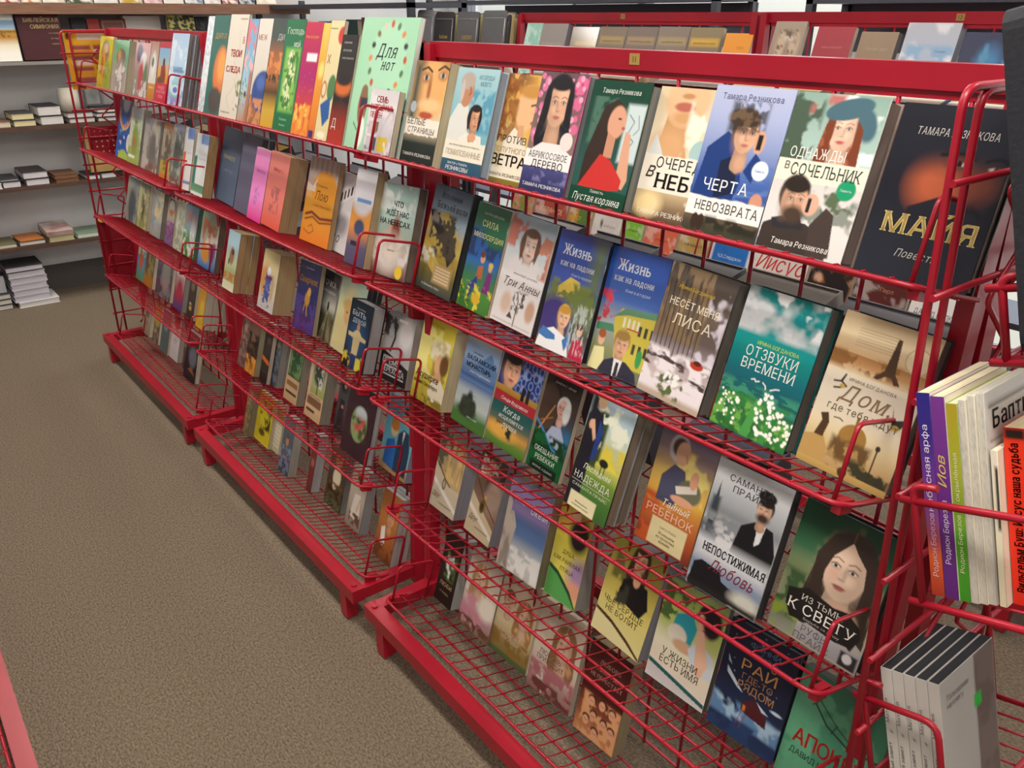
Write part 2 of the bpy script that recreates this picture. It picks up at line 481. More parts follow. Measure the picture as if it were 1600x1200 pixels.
def cover_mesh(name, cv, th, board, spine, back):
    """printed cover: painted front grid + boards + spine, one mesh with vertex colours"""
    w, h = cv.w, cv.h
    nx, ny = cv.nx, cv.ny
    V = [np.stack([cv.U.ravel() * w, np.full(cv.U.size, -.0003), (1 - cv.V.ravel()) * h], 1)]
    Cc = [cv.C.reshape(-1, 3)]
    r, c = np.mgrid[0:ny, 0:nx]; i0 = (r * (nx + 1) + c).ravel()
    quads = np.stack([i0, i0 + nx + 1, i0 + nx + 2, i0 + 1], 1)
    base = cv.U.size
    rim = np.array(lin(spine)); bk = np.array(lin(back))
    def addbox(a, b, col):
        nonlocal base, quads
        x0, y0, z0 = a; x1, y1, z1 = b
        V.append(np.array([(x0, y0, z0), (x1, y0, z0), (x1, y1, z0), (x0, y1, z0), (x0, y0, z1), (x1, y0, z1), (x1, y1, z1), (x0, y1, z1)])); Cc.append(np.tile(col, (8, 1)))
        q = np.array([(0, 3, 2, 1), (4, 5, 6, 7), (0, 1, 5, 4), (1, 2, 6, 5), (2, 3, 7, 6), (3, 0, 4, 7)]) + base
        quads = np.vstack([quads, q]); base += 8
    addbox((0, 0, 0), (w, board, h), rim)
    tris = []
    for k, (txt, x, y, size, col, al, serif, cond, shear, fit, rot, gap) in enumerate(cv.T):
        tv, tt, tw = text_tris(txt, size * w, serif, cond, shear, gap)
        if not len(tv): continue
        if fit and tw > 0:
            tv = tv * [fit * w / tw, 1]; tw = fit * w
        ox = {'l': 0, 'c': -tw / 2, 'r': -tw}[al]
        p = tv + [ox, 0]
        if rot:
            cr, sr = math.cos(math.radians(rot)), math.sin(math.radians(rot)); p = np.stack([p[:, 0] * cr - p[:, 1] * sr, p[:, 0] * sr + p[:, 1] * cr], 1)
        p = p + [x * w, (1 - y) * h]
        p[:, 0] = np.clip(p[:, 0], 0.001, w - .001)
        V.append(np.stack([p[:, 0], np.full(len(p), -.0007 - .00004 * k), p[:, 1]], 1)); Cc.append(np.tile(lin(col), (len(p), 1)))
        tris.append(tt + base); base += len(p)
    V = np.vstack(V); Cc = np.vstack(Cc)
    tris = np.vstack(tris) if tris else np.zeros((0, 3), int)
    me = bpy.data.meshes.new(name)
    nq, nt = len(quads), len(tris)
    me.vertices.add(len(V)); me.vertices.foreach_set('co', V.astype(np.float32).ravel())
    me.loops.add(nq * 4 + nt * 3)
    me.loops.foreach_set('vertex_index', np.concatenate([quads.ravel(), tris.ravel()]).astype(np.int32))
    me.polygons.add(nq + nt)
    st = np.concatenate([np.arange(nq) * 4, nq * 4 + np.arange(nt) * 3]).astype(np.int32)
    me.polygons.foreach_set('loop_start', st)
    me.update(calc_edges=True)
    set_col(me, Cc)
    return me

TH = math.radians(16)
CT, ST = math.cos(TH), math.sin(TH)
TIER = {1: (.866, 1.2345), 2: (.823, .971), 3: (.823, .69), 4: (.82, .416), 5: (.812, .142), 6: (2.2, 1.28), 7: (2.157, 1.0165), 8: (2.157, .7355)}
BOOKS = []

def page_block(w, h, th, board, edge, parent, hard):
    i = .003 if hard else .0002
    m = MB().box((board, board, i), (w - i, th - board, h - i))
    return m.build('page_block', page_mat(edge), parent)

def plain_part(name, a, b, col, parent, gloss=False):
    m = MB().box(a, b)
    return m.build(name, mat('cover_' + col + ('_g' if gloss else ''), col, .22 if gloss else .5), parent)

def make_book(M, w, h, th, paint, label, edge='cdbfa6', spine='40404a', back='8a8a8a', rows=80, hard=False, gloss=False, group=None, name='book'):
    cv = Cover(w, h, rows)
    paint(cv)
    board = .0024 if hard else .0008
    o = empty(name, M=M)
    tag(o, label, 'book', group)
    me = cover_mesh('front_cover', cv, th, board, spine, back)
    me.materials.append(GLOSS if gloss else PRINT)
    link('front_cover', me, o)
    plain_part('back_cover', (0, th - board, 0), (w, th, h), back, o, gloss)
    plain_part('spine', (0, board, 0), (board, th - board, h), spine, o, gloss)
    page_block(w, h, th, board, edge, o, hard)
    return o

def copy_book(o, M, label, group):
    c = o.copy(); COL.objects.link(c); c.matrix_world = M
    c['label'] = label; c['group'] = group
    for ch in o.children:
        k = ch.copy(); COL.objects.link(k); k.parent = c
    return c

def tier_matrix(t, x, d, tilt=0, flip=False):
    y, z = TIER[t]
    c, s = math.cos(math.radians(tilt)), math.sin(math.radians(tilt))
    X = Vector((1, 0, 0)); Y = Vector((0, CT, -ST)); Z = Vector((0, ST, CT))
    X2 = X * c - Z * s; Z2 = Z * c + X * s
    M = Matrix((X2, Y, Z2)).transposed().to_4x4()
    M.translation = Vector((x, y, z)) + Y * d + Z * .003
    return M

def B(t, x, d, w, h, tilt, rows, paint, label, th=.016, n=1, edge='cdbfa6', spine='40404a', back='8a8a8a', hard=False, gloss=False):
    M = tier_matrix(t, x, d, tilt)
    dz = max(0, -math.sin(math.radians(tilt)) * -w) if tilt > 0 else 0
    if tilt > 0:
        M.translation += Vector((0, ST, CT)) * (math.sin(math.radians(tilt)) * w)
    g = None
    if n > 1: g = 'copies behind the ' + label
    o = make_book(M, w, h, th, paint, label, edge, spine, back, rows, hard, gloss, None)
    for k in range(1, n):
        M2 = tier_matrix(t, x + .002 * (-1) ** k, d + k * (th + .0008), tilt)
        M2.translation += Vector((0, ST, CT)) * (math.sin(math.radians(max(tilt, 0))) * w)
        copy_book(o, M2, 'copy behind the ' + label, g)
    BOOKS.append(o)
    return o

# ------------------------------------------------------------------ the room
def slab(name, a, b, m, kind='structure'):
    return tag(MB().box(a, b).build(name, m), kind=kind)
XL, XR, YF, YB, ZC = -5.46, 2.2, -2.4, 3.7, 2.75
slab('floor', (XL - .2, YF - .2, -.06), (XR + .2, YB + .3, 0), CARPET)
slab('ceiling', (XL - .2, YF - .2, ZC), (XR + .2, YB + .3, ZC + .06), mat('ceiling_paint', 'dcdcda', .9, noise=('cfcfcd', 30, 2, (1, 1, 1))))
slab('wall_left', (XL - .12, YF - .2, 0), (XL, YB + .3, ZC), WALL)
slab('wall_right', (XR, YF - .2, 0), (XR + .12, YB + .3, ZC), WALL)
slab('wall_front', (XL, YF - .12, 0), (XR, YF, ZC), WALL)
# back wall with its row of tall windows
WINS = [(-5.3, -4.1), (-3.6, -2.25), (-1.75, -.4), (.2, 1.6)]
wb = MB()
edges = [XL] + [e for w in WINS for e in w] + [XR]
for i in range(0, len(edges), 2):
    wb.box((edges[i], YB, 0), (edges[i + 1], YB + .14, ZC))
for a, b in WINS:
    wb.box((a, YB, 0), (b, YB + .14, .12)); wb.box((a, YB, 2.35), (b, YB + .14, ZC))
tag(wb.build('wall_back', WALL), kind='structure')
gm = bpy.data.materials.new('window_glass'); gm.use_nodes = True
gt = gm.node_tree
for n_ in list(gt.nodes): gt.nodes.remove(n_)
go_, gx_, gtr, ggl = [gt.nodes.new(k) for k in ('ShaderNodeOutputMaterial', 'ShaderNodeMixShader', 'ShaderNodeBsdfTransparent', 'ShaderNodeBsdfGlossy')]
ggl.inputs['Roughness'].default_value = .02
gx_.inputs[0].default_value = .07
gt.links.new(gtr.outputs[0], gx_.inputs[1]); gt.links.new(ggl.outputs[0], gx_.inputs[2]); gt.links.new(gx_.outputs[0], go_.inputs[0])
WF = mat('window_frame_paint', '5a5a62', .5)
for i, (a, b) in enumerate(WINS):
    f = MB()
    for q in ((a, .12, a + .05, 2.35), (b - .05, .12, b, 2.35), (a, .12, b, .18), (a, 2.29, b, 2.35)):
        f.box((q[0], YB + .02, q[1]), (q[2], YB + .09, q[3]))
    fo = tag(f.build('window_%d' % (i + 1), WF), kind='structure')
    MB().box((a + .05, YB + .05, .18), (b - .05, YB + .056, 2.29)).build('pane', gm, fo)
BASEM = mat('baseboard_paint', '4b4542', .7)
slab('baseboard_left', (XL, YF, 0), (XL + .012, YB, .15), BASEM)
slab('baseboard_back', (XL + .02, YB - .012, 0), (XR, YB, .1), BASEM)

# ceiling lights
LITE = mat('light_diffuser', 'fff6e8', .5, emit=6.0)
HOUS = mat('light_housing', 'e2e2e0', .5)
for i, (x, y) in enumerate(CEIL):
    t = MB().box((x - .62, y - .16, ZC - .06), (x + .62, y + .16, ZC - .001)).build('ceiling_light', HOUS)
    tag(t, 'white ceiling light panel above the %s, %s' % ('aisle' if y < 1 else 'back rack', ['far end', 'middle', 'near end', 'far end', 'middle', 'near end', 'by the right wall'][i]), 'light', 'ceiling lights')
    MB().box((x - .59, y - .13, ZC - .066), (x + .59, y + .13, ZC - .0605)).build('diffuser', LITE, t)
    lamp('ceiling_glow', 'AREA', (x, y, ZC - .08), (0, 0, 0), CEIL_E[i], (1.2, .28), (1.0, .94, .86))

# ------------------------------------------------------------------ red wire book racks
def T3(y0, z0):
    """tilted tray frame: (x, depth, height) -> world offsets"""
    return lambda x, d, h: (x, y0 + d * CT + h * ST, z0 - d * ST + h * CT)

def tray_mesh(x0, x1, y0, z0, depth=.155, fine=.034):
    P = T3(y0, z0); m = MB()
    m.tube(rounded([P(x0, depth, 0), P(x0, 0, 0), P(x1, 0, 0), P(x1, depth, 0)], .03, 5), .0037, 7)
    for d in (.052, .105, depth):
        m.tube([P(x0, d, -.003), P(x1, d, -.003)], .0027 if d < .1 else .0022, 6)
    k = int(round((x1 - x0) / fine))
    for i in range(1, k):
        x = x0 + (x1 - x0) * i / k
        m.tube([P(x, -.003, .003), P(x, .006, .0045), P(x, .02, .001), P(x, depth, .001)], .0016, 5)
    return m

def loop_mesh(x, y0, z0, hh=.098, dd=.115):
    P = T3(y0, z0)
    return MB().tube(rounded([P(x, .012, -.006), P(x, .012, hh), P(x, dd, hh + .004), P(x, dd, -.004)], .014, 4), .0031, 7)

def sheet_bracket(x, y0, z0):
    P = T3(y0, z0); m = MB()
    m.box((-.006, .012, -.014), (.006, .04, .004), Matrix.Translation(P(x, 0, 0)) @ Matrix.Rotation(-TH, 4, 'X'))
    return m

def rack(label, xs, plate, tray_off, ymir=None, dy=0, dz=0, tiers=(1, 2, 3, 4, 5), end_left=False, end_right=False, group='red wire book racks', fine=.034, zbar=0):
    x0, x1 = xs
    t = empty('book_rack', ((x0 + x1) / 2, 1.045 + dy, 0))
    tag(t, label, 'rack', group)
    inv = Matrix.Translation(t.location).inverted()
    def part(n, mb, m=RED, par=None):
        o = mb.build(n, m, par or t, inv if par is None else None)
        if par is not None: o.matrix_parent_inverse = Matrix()
        return o
    Y = 1.045 + dy; Zt = 1.449 + dz + zbar
    # top bar: square tube with a folded lower flange
    b = MB().box((x0 + .005, Y - .014, Zt - .03), (x1 - .005, Y + .014, Zt))
    b.box((x0 + .03, Y - .01, Zt - .04), (x1 - .03, Y - .004, Zt - .03))
    bar = part('top_bar', b)
    if plate:
        c = (x0 + x1) / 2
        p = MB().box((c - .011, Y - .0148, Zt - .022), (c + .011, Y - .0141, Zt - .005)).build('number_plate', BRASS, bar)
        tv, tt, tw = text_tris(plate, .0092, 0, .9)
        gmb = MB(); gmb.v = [(c - tw / 2 + a, Y - .0151, Zt - .0181 + q) for a, q in tv]; gmb.f = [tuple(k) for k in tt]; gmb.smooth = [0] * len(tt)
        gm_ = bpy.data.meshes.new('number_plate_ink'); 
        me = p.data; me.materials.append(INK)
        n = len(me.vertices); v = [tuple(q.co) for q in me.vertices] + gmb.v; f = [tuple(q.vertices) for q in me.polygons] + [tuple(a + n for a in k) for k in gmb.f]
        me.clear_geometry(); me.from_pydata(v, [], f)
        me.polygons.foreach_set('material_index', [0] * 6 + [1] * len(gmb.f)); me.update()
    for s, x in ((1, x0 + .012), (-1, x1 - .012)):
        # A-shaped end post: two flat bars meeting under the top bar
        m = MB()
        for q in (-1, 1):
            a, c = Vector((x, Y + q * .010, Zt - .004)), Vector((x, Y + q * .075, .07))
            m.prism([(a.y - .016, a.z), (a.y + .016, a.z), (c.y + .016, c.z), (c.y - .016, c.z)], x - .011, x + .011, 'x')
        part('post', m)
    # back grid of upright rods
    g = MB(); n = int((x1 - x0 - .08) / .0885)
    xo = x0 + (x1 - x0 - n * .0885) / 2
    yb = lambda z: Y - .005 - (Zt - z) * .045
    for i in range(n + 1):
        x = xo + i * .0885
        g.tube([(x, yb(Zt - .03), Zt - .03), (x, yb(.16), .16)], .0033, 6)
    for z in (Zt - .034, 1.12 + dz, .84 + dz, .56 + dz, .29, .16):
        g.tube([(x0 + .02, yb(z) + .006, z), (x1 - .02, yb(z) + .006, z)], .003, 6)
    part('back_grid', g)
    # base: square tube frame on short legs
    f = MB(); ya, yz = .768 + dy, 1.322 + dy
    f.box((x0 + .005, ya, .087), (x1 - .005, ya + .036, .125)).box((x0 + .005, yz - .036, .087), (x1 - .005, yz, .125))
    for x in (x0 + .005, x1 - .04):
        f.box((x, ya + .036, .09), (x + .035, yz - .036, .122))
    base = part('base_frame', f)
    for x in (x0 + .055, x1 - .09):
        for y in (ya + .003, yz - .036):
            lg = MB().box((x, y, .006), (x + .034, y + .034, .0868)).build('leg', RED, base)
            MB().tube([(x + .017, y + .017, 0), (x + .017, y + .017, .006)], .012, 10).build('glide', mat('steel_glide', 'b5b5b5', .35, .8), lg)
    for x in (x0 + .03, x1 - .03):
        MB().tube([(x, ya + .018, .1251), (x, ya + .018, .129)], .008, 10).build('bolt', RED, base)
    for k in tiers:
        y0, z0 = TIER[k]
        a, c = tray_off.get(k, (x0 + .005, x1 - .005))
        tr = part('tray', tray_mesh(a, c, y0 + dy, z0 + dz, .155, fine))
        for x in (a + .022, c - .016):
            loop_mesh(x, y0 + dy, z0 + dz).build('end_loop', RED, tr)
        for x in (a + .01, c - .01):
            sheet_bracket(x, y0 + dy, z0 + dz).build('bracket', RED, tr)
        # the tray of the other side, mirrored about the middle of the rack
        if ymir:
            mt = tray_mesh(a, c, y0 + dy, z0 + dz, .15, .05)
            mt.v = [(p[0], 2 * Y - p[1], p[2]) for p in mt.v]; mt.f = [tuple(reversed(q)) for q in mt.f]
            part('tray', mt)
    for side, x in ((end_left, x0 - .03), (end_right, x1 + .035)):
        if not side: continue
        sg = -1 if side == 'L' else 1
        e = MB()
        lean = .035 if side == 'R' else 0.0
        xz = lambda z: x + lean * (1.437 - z) - (.026 if side == 'R' else 0)
        for off in (0, .035):
            zt = 1.437 - off * .12
            e.tube(rounded([(xz(.1), .850 + off, .1), (xz(zt), .850 + off, zt), (xz(zt), 1.24 - off, zt), (xz(.1), 1.24 - off, .1)], .022, 5), .0046, 8)
        z = .2
        while z < 1.42:
            e.tube([(xz(z) + sg * .008, .840, z), (xz(z) + sg * .008, 1.25, z)], .004, 7)
            z += .115
        for ya_ in (.955, 1.06):
            pts = [(xz(.13 + q * .06) + sg * .014, ya_ + (.07 if q % 2 else 0), .13 + q * .06) for q in range(22)]
            e.tube(rounded(pts, .012, 3), .0034, 6)
        part('end_frame', e)
    return t

load_glyphs('АБВГДЕЁЖЗИЙКЛМНОПРСТУФХЦЧШЩЪЫЬЭЮЯабвгдеёжзийклмнопрстуфхцчшщъыьэюя0123456789.,:—-!«»')
XA, XB_, XC = (-4.11, -2.925), (-2.862, -1.648), (-1.598, -.402)
rack('red wire book rack at the far end of the row', XA, '', {2: (-4.09, -2.945), 3: (-4.06, -2.925), 4: (-4.07, -2.947), 5: (-4.03, -2.965)}, True, end_left='L', fine=.022)
rack('red wire book rack in the middle of the row', XB_, '', {2: (-2.83, -1.625), 3: (-2.868, -1.645), 4: (-2.865, -1.665), 5: (-2.868, -1.667)}, True, fine=.024)
rack('red wire book rack with number plate at the near end of the row', XC, '1 1', {1: (-1.628, -.405), 2: (-1.577, -.425), 3: (-1.594, -.41), 4: (-1.552, -.41), 5: (-1.565, -.42)}, True, end_right='R')
# the row behind, facing the same way
DY2, DZ2 = 2.2 - .866, 1.28 - 1.2345
for i, (a, b, l) in enumerate([(-2.965, -1.765, 'far red book rack of the back row, beside the black bibles'), (-1.755, -.53, 'red book rack of the back row in front of the windows'), (-.52, .66, 'right end red book rack of the back row')]):
    rack(l, (a, b), '1 3' if i == 0 else '1 2', {}, None, DY2, DZ2, (1, 2, 3), group='red racks of the back row', zbar=.013)

# ------------------------------------------------------------------ rack across the aisle behind the photographer's left hand
rack('red wire book rack across the aisle, only its base corner showing', (-2.42, -1.2), '', {}, True, dy=-1.312, tiers=(2, 3, 4, 5), group='racks across the aisle')

# ------------------------------------------------------------------ wall shelving on the far left wall
def board(z0, z1, y0, y1, m, label, x1=-5.2):
    o = MB().box((XL + .001, y0, z0), (x1, y1, z1)).build('wall_shelf', m)
    tag(o, label, 'shelf', 'boards of the wall shelving')
board(1.503, 1.555, -1.6, 2.5, BWOOD, 'topmost thick brown shelf board on the far left wall')
board(1.261, 1.277, -1.6, 2.5, mat('grey_board', '8f8984', .6), 'grey shelf board under the maroon book on the left wall')
board(.935, .957, -1.6, 2.5, DWOOD, 'dark shelf board with cream paged stacks, middle of left wall')
board(.632, .650, -1.6, 2.5, DWOOD, 'dark shelf board below the middle one on left wall')
board(.312, .334, -1.6, 2.5, DWOOD, 'lowest dark shelf board on the far left wall')

def solid_book(M, w, h, th, cover, edge, label, cat='book', group=None, hard=True, gloss=False, spine=None, open_side='x'):
    """plain-covered book; fore edge towards local +x, spine at local x=0"""
    bd = .0028 if hard else .001
    o = empty('book', M=M)
    tag(o, label, cat, group)
    plain_part('front_cover', (0, 0, 0), (w, bd, h), cover, o, gloss)
    plain_part('back_cover', (0, th - bd, 0), (w, th, h), cover, o, gloss)
    plain_part('spine', (0, bd, 0), (bd, th - bd, h), cover, o, gloss)
    page_block(w, h, th, bd, edge, o, hard)
    return o

def lying(y0, y1, z, th, depth, cover, edge, label, x=-5.215, group=None, yaw=0):
    # lies flat, fore edge facing +x (towards the room); local x=+X, y=up, z=-Y
    M = Matrix(((1, 0, 0), (0, 0, -1), (0, 1, 0))).to_4x4()
    M = Matrix.Translation((x - depth, y1, z)) @ M
    if yaw:
        M = Matrix.Translation((x, (y0 + y1) / 2, 0)) @ Matrix.Rotation(math.radians(yaw), 4, 'Z') @ Matrix.Translation((-x, -(y0 + y1) / 2, 0)) @ M
    return solid_book(M, depth, y1 - y0, th, cover, edge, label, group=group)

def facing_x(y0, y1, z, h, th, paint, label, x=-5.22, lean=8, rows=60, edge='cdbfa6', spine='40404a', gloss=False, hard=True):
    # cover faces +X, leaning back towards the wall
    a = math.radians(lean)
    M = Matrix(((0, -math.cos(a), -math.sin(a)), (1, 0, 0), (0, -math.sin(a), math.cos(a)))).to_4x4()
    M.translation = Vector((x, y0, z + th * math.sin(a)))
    return make_book(M, y1 - y0, h, th, paint, label, edge, spine, spine, rows, hard, gloss)

z2, z3, z4, z5 = 1.2775, .9575, .6505, .3345
facing_x(.655, .873, z2, .225, .02, lambda c: c.g('6e9cc8', 'a9c6dd', 'dfe6e4', 'dfe6e4').gr(0, .33, 1, 1, 'c89a3c', 'b98430', 'e8e0c8', 'efece2', 'efece2').l([(0, .36), (.5, .36), (1, .37)], .02, '5a4a2a').r(0, 0, 1, .12, 'efefe8').sp('8a5f24', 20, .03, 0, .36, 1, .48).t('.................', .5, .93, .03, '8a8a80'), 'landscape book with golden field and blue sky, left of maroon book', rows=50)
def bib(c):
    c.g('4e1c22', '431820').l([(.06, 0), (.06, 1)], .015, '35121a')
    c.t('БИБЛЕЙСКАЯ', .56, .3, .11, 'dcc484', fit=.8, serif=3).t('СИМФОНИЯ', .62, .42, .11, 'dcc484', fit=.66, serif=3)
    for i, (t, w) in enumerate([('со словарём', .3), ('по главам', .24), ('еврейских', .24)]): c.t(t, .83, .52 + i * .1, .05, 'a8906a', fit=w)
facing_x(.885, 1.09, z2, .262, .045, bib, 'large maroon book with gold lettering on the left wall shelf', rows=70, edge='d8c8a8', spine='3c151b')
facing_x(1.16, 1.235, z2, .205, .03, lambda c: c.g('17171b').t('БИБЛИЯ', .5, .3, .12, '8a8a8a', fit=.7), 'small black book behind the yellow poster, second wall shelf', x=-5.3, rows=24)
facing_x(1.24, 1.302, z2, .2, .03, lambda c: c.g('b3392c', '8c2a24'), 'orange red book beside the small black one, second wall shelf', x=-5.3, rows=20)
facing_x(1.306, 1.44, z2, .2, .03, lambda c: c.g('6b2f28').r(.08, .06, .92, .94, 'b08a72').r(.12, .09, .88, .91, '7a4438'), 'brown framed ornament book, second wall shelf', x=-5.3, rows=30)
facing_x(1.65, 1.81, z2, .218, .03, lambda c: c.g('d9cf7a').n('3a3a2a', 16, .5, soft=.06).r(.0, 0, .05, 1, '8a8238'), 'yellow book with black ornament, second wall shelf', x=-5.26, rows=44)
facing_x(1.825, 1.9, z2, .21, .03, lambda c: c.g('1b1b20').n('4a4a50', 12, .6), 'black book right of the yellow ornament one, second wall shelf', x=-5.28, rows=20)
pb = MB().box((-5.43, 1.44, z2), (-5.36, 1.64, z2 + .215)).build('paper_block', mat('white_block', 'efece4', .8)); tag(pb, 'pale block of paper at the back of the second wall shelf', 'paper')
# third shelf: stacks of closed books
lying(.60, .752, z3, .032, .2, '7a5844', 'e8dcc4', 'brown covered book at the left edge, third wall shelf')
lying(.765, .872, z3, .033, .2, '2a2b30', 'ece0b0', 'lower cream paged book of the pair, third wall shelf')
lying(.762, .868, z3 + .034, .034, .21, '3d3d42', 'ece0b0', 'upper cream paged book of the pair, third wall shelf')
lying(.895, 1.008, z3, .046, .22, '1e1e22', 'e9e6e2', 'thick white paged book under its twin, third wall shelf')
lying(.89, 1.003, z3 + .047, .05, .23, '24242a', 'e9e6e2', 'thick white paged book on top, black cover, third wall shelf')
lying(1.035, 1.165, z3, .026, .2, '5b2a2e', 'e6e2de', 'lower dark red covered book behind the rack end, third shelf')
lying(1.03, 1.16, z3 + .027, .028, .2, '46222a', 'e6e2de', 'upper dark red covered book behind the rack end, third shelf')
lying(1.18, 1.36, z3, .022, .2, '2a2a2e', 'e8e2da', 'lowest of three thin books, third wall shelf')
lying(1.175, 1.35, z3 + .023, .022, .2, '26262c', 'e8e2da', 'middle of three thin books, third wall shelf')
lying(1.185, 1.36, z3 + .046, .024, .21, '2d2d34', 'efe9e0', 'top of three thin books, third wall shelf')
rl = MB().tube([(-5.33, 1.075, z3 + .056), (-5.33, 1.075, z3 + .18)], .052, 20).build('paper_roll', CREAMP); tag(rl, 'white roll standing on books behind the rack end', 'roll')
fr = empty('picture_frame', (-5.38, 1.24, z3 + .071)); tag(fr, 'small grey picture frame on the thin books', 'frame')
Mi = Matrix.Translation(fr.location).inverted()
MB().box((-5.385, 1.165, z3 + .071), (-5.375, 1.255, z3 + .2)).build('frame_border', mat('grey_frame', '77777a', .5), fr, Mi)
MB().box((-5.3748, 1.175, z3 + .081), (-5.374, 1.245, z3 + .19)).build('picture', mat('frame_picture', 'b9bcb8', .6, noise=('8d9290', 20, 3, (1, 1, 1))), fr, Mi)
# fourth shelf
lying(.59, .645, z4, .03, .2, 'efe9e2', 'e9e6e2', 'white paged book at the left frame edge, fourth shelf')
lying(.648, .735, z4, .034, .21, '2c2c33', 'e9e6ea', 'white paged book in dark cover, left on fourth shelf')
lying(.64, .728, z4 + .035, .012, .21, '33363c', 'e9e6ea', 'thin dark booklet lying on the dark covered book')
lying(.76, .875, z4, .036, .2, '35292b', 'e6e3e8', 'lower of two white paged books, fourth wall shelf')
lying(.752, .872, z4 + .037, .036, .24, '3a3036', 'e6e3e8', 'upper of two white paged books with brown cover, fourth shelf')
lying(.905, 1.025, z4, .022, .19, '6b4a30', '8a6244', 'lower brown edged book, fourth wall shelf')
lying(.902, 1.022, z4 + .023, .022, .19, '76523a', '8a6244', 'upper brown edged book, fourth wall shelf')
lying(1.068, 1.135, z4, .026, .2, '2f2b2e', 'ece8ea', 'white paged book behind the rack wires, fourth shelf')
lying(1.142, 1.22, z4, .03, .2, '2f2b2e', 'ece8ea', 'white paged book right of another behind rack wires, fourth shelf')
facing_x(1.098, 1.3, z4 + .032, .265, .035, lambda c: c.g('b0935c', 'a5854f').r(.25, .2, .95, .8, 'b59c6c').l([(.1, 0), (.1, 1)], .04, '8d7140'), 'tan cardboard folder standing on fourth wall shelf', x=-5.23, rows=24, spine='a98d56')
# fifth shelf
lying(.55, .648, z5, .022, .2, '75704e', 'e8e2d0', 'olive covered book at the left edge, lowest shelf')
lying(.66, .79, z5, .024, .2, '26282c', 'e9e4da', 'black and orange covered book, lowest wall shelf')
lying(.665, .785, z5 + .025, .006, .19, 'c97a3a', 'e0b070', 'thin orange leaflet on the black covered book', yaw=4)
lying(.808, .938, z5, .034, .2, 'd8cfa8', 'dcd3a6', 'cream paged book under the printed sheet, lowest wall shelf')
sh = MB(); sh.prism([(-5.43, z5 + .037), (-5.2, z5 + .037), (-5.19, z5 + .062), (-5.43, z5 + .075)], .8, .935, 'y')
tag(sh.build('loose_sheets', mat('printed_sheet', 'e4d9d2', .6, noise=('a8706a', 9, 2, (1, 1, 1)))), 'curled sheets with reddish print on the cream book', 'paper')
lying(.955, 1.1, z5, .026, .2, '7f9a80', 'dfe6dc', 'pale green covered book beside the rack, lowest shelf')
# floor stack
lying(.585, .79, .0, .03, .2, 'e4e2e0', 'e6e4e2', 'white flat box of sheets at the bottom of the floor stack', x=-5.19)
for k, (a, b, t0) in enumerate([(.57, .75, .033), (.572, .752, .033), (.568, .748, .033), (.57, .755, .03), (.565, .75, .03), (.56, .745, .03)]):
    lying(a, b, .031 + k * .034, t0, .21, '38343a' if k == 5 else 'c9c6cf', 'd3d0da', 'grey white volume in the big floor stack, %s from the bottom' % ['second', 'third', 'fourth', 'fifth', 'sixth', 'topmost'][k], x=-5.2, group='volumes of the floor stack')
for k in range(3):
    lying(.44, .558, .0 + k * .03, .029, .2, '4a4a50', 'dedad0', 'pale book in the short floor stack at the left edge, %s' % ['bottom', 'middle', 'top'][k], x=-5.21)
lying(.41, .55, .09, .1, .16, '1e242c', 'c3c7cc', 'dark thick volume on the short floor stack', x=-5.23)
# books on the topmost board, only their feet in view
R = random.Random(4)
y = .5
TOPC = ['d8d4cc', 'b9c4b0', 'e4e0da', 'a83a34', 'c98b50', 'd9d2c0', '46583c', 'dcdcdc', 'c0a040', 'd8a0a8', 'e8e4da', '7090b0', 'c8c8c8', '9a3030', '2c4a6a', 'e0d8c0']
NMS = ['first', 'second', 'third', 'fourth', 'fifth', 'sixth', 'seventh', 'eighth', 'ninth', 'tenth', 'eleventh', 'twelfth', 'thirteenth', 'fourteenth', 'fifteenth', 'sixteenth']
for k, cc in enumerate(TOPC):
    w = .085 + .04 * R.random()
    facing_x(y, y + w, 1.5555, .19, .02, (lambda cc: lambda c: c.g(cc).n('f4f0e8', 5, .55).r(.1, .2, .9, .3, '404040'))(cc), 'book on the topmost wall shelf, only its foot showing, %s from left' % NMS[k], x=-5.215, lean=4, rows=16)
    y += w + .012

# ------------------------------------------------------------------ end basket pieces of the far rack, with a yellow wall calendar
def yel(c):
    c.g('e0ab2a', 'd99a20').r(.25, .07, .9, .17, 'd8c8b8').r(.04, .04, .12, .16, '4a3020').r(.8, .0, .95, .1, '8a4a28')
    for j in range(4):
        for i in range(2):
            c.r(.08 + i * .46, .26 + j * .18, .48 + i * .46, .33 + j * .18, '9a4a50').r(.08 + i * .46, .335 + j * .18, .48 + i * .46, .41 + j * .18, 'd9c9c0' if (i + j) % 2 else 'd08f28')
Mx = Matrix(((0, 1, 0), (-1, 0, 0), (0, 0, 1)))
def end_facing(x, y0, y1, z, h, th, paint, label, name='book', lean=0):
    # cover faces +X, flat against the outside of the far end frame
    M = Matrix(((0, -1, 0), (1, 0, 0), (0, 0, 1))).to_4x4()
    M.translation = (x, y0, z)
    return make_book(M, y1 - y0, h, th, paint, label, 'b98f3c', 'c9961f', 'c9961f', 50, False, False)
o = end_facing(-4.165, .868, 1.07, 1.205, .237, .012, yel, 'yellow picture calendar behind the far end wires')
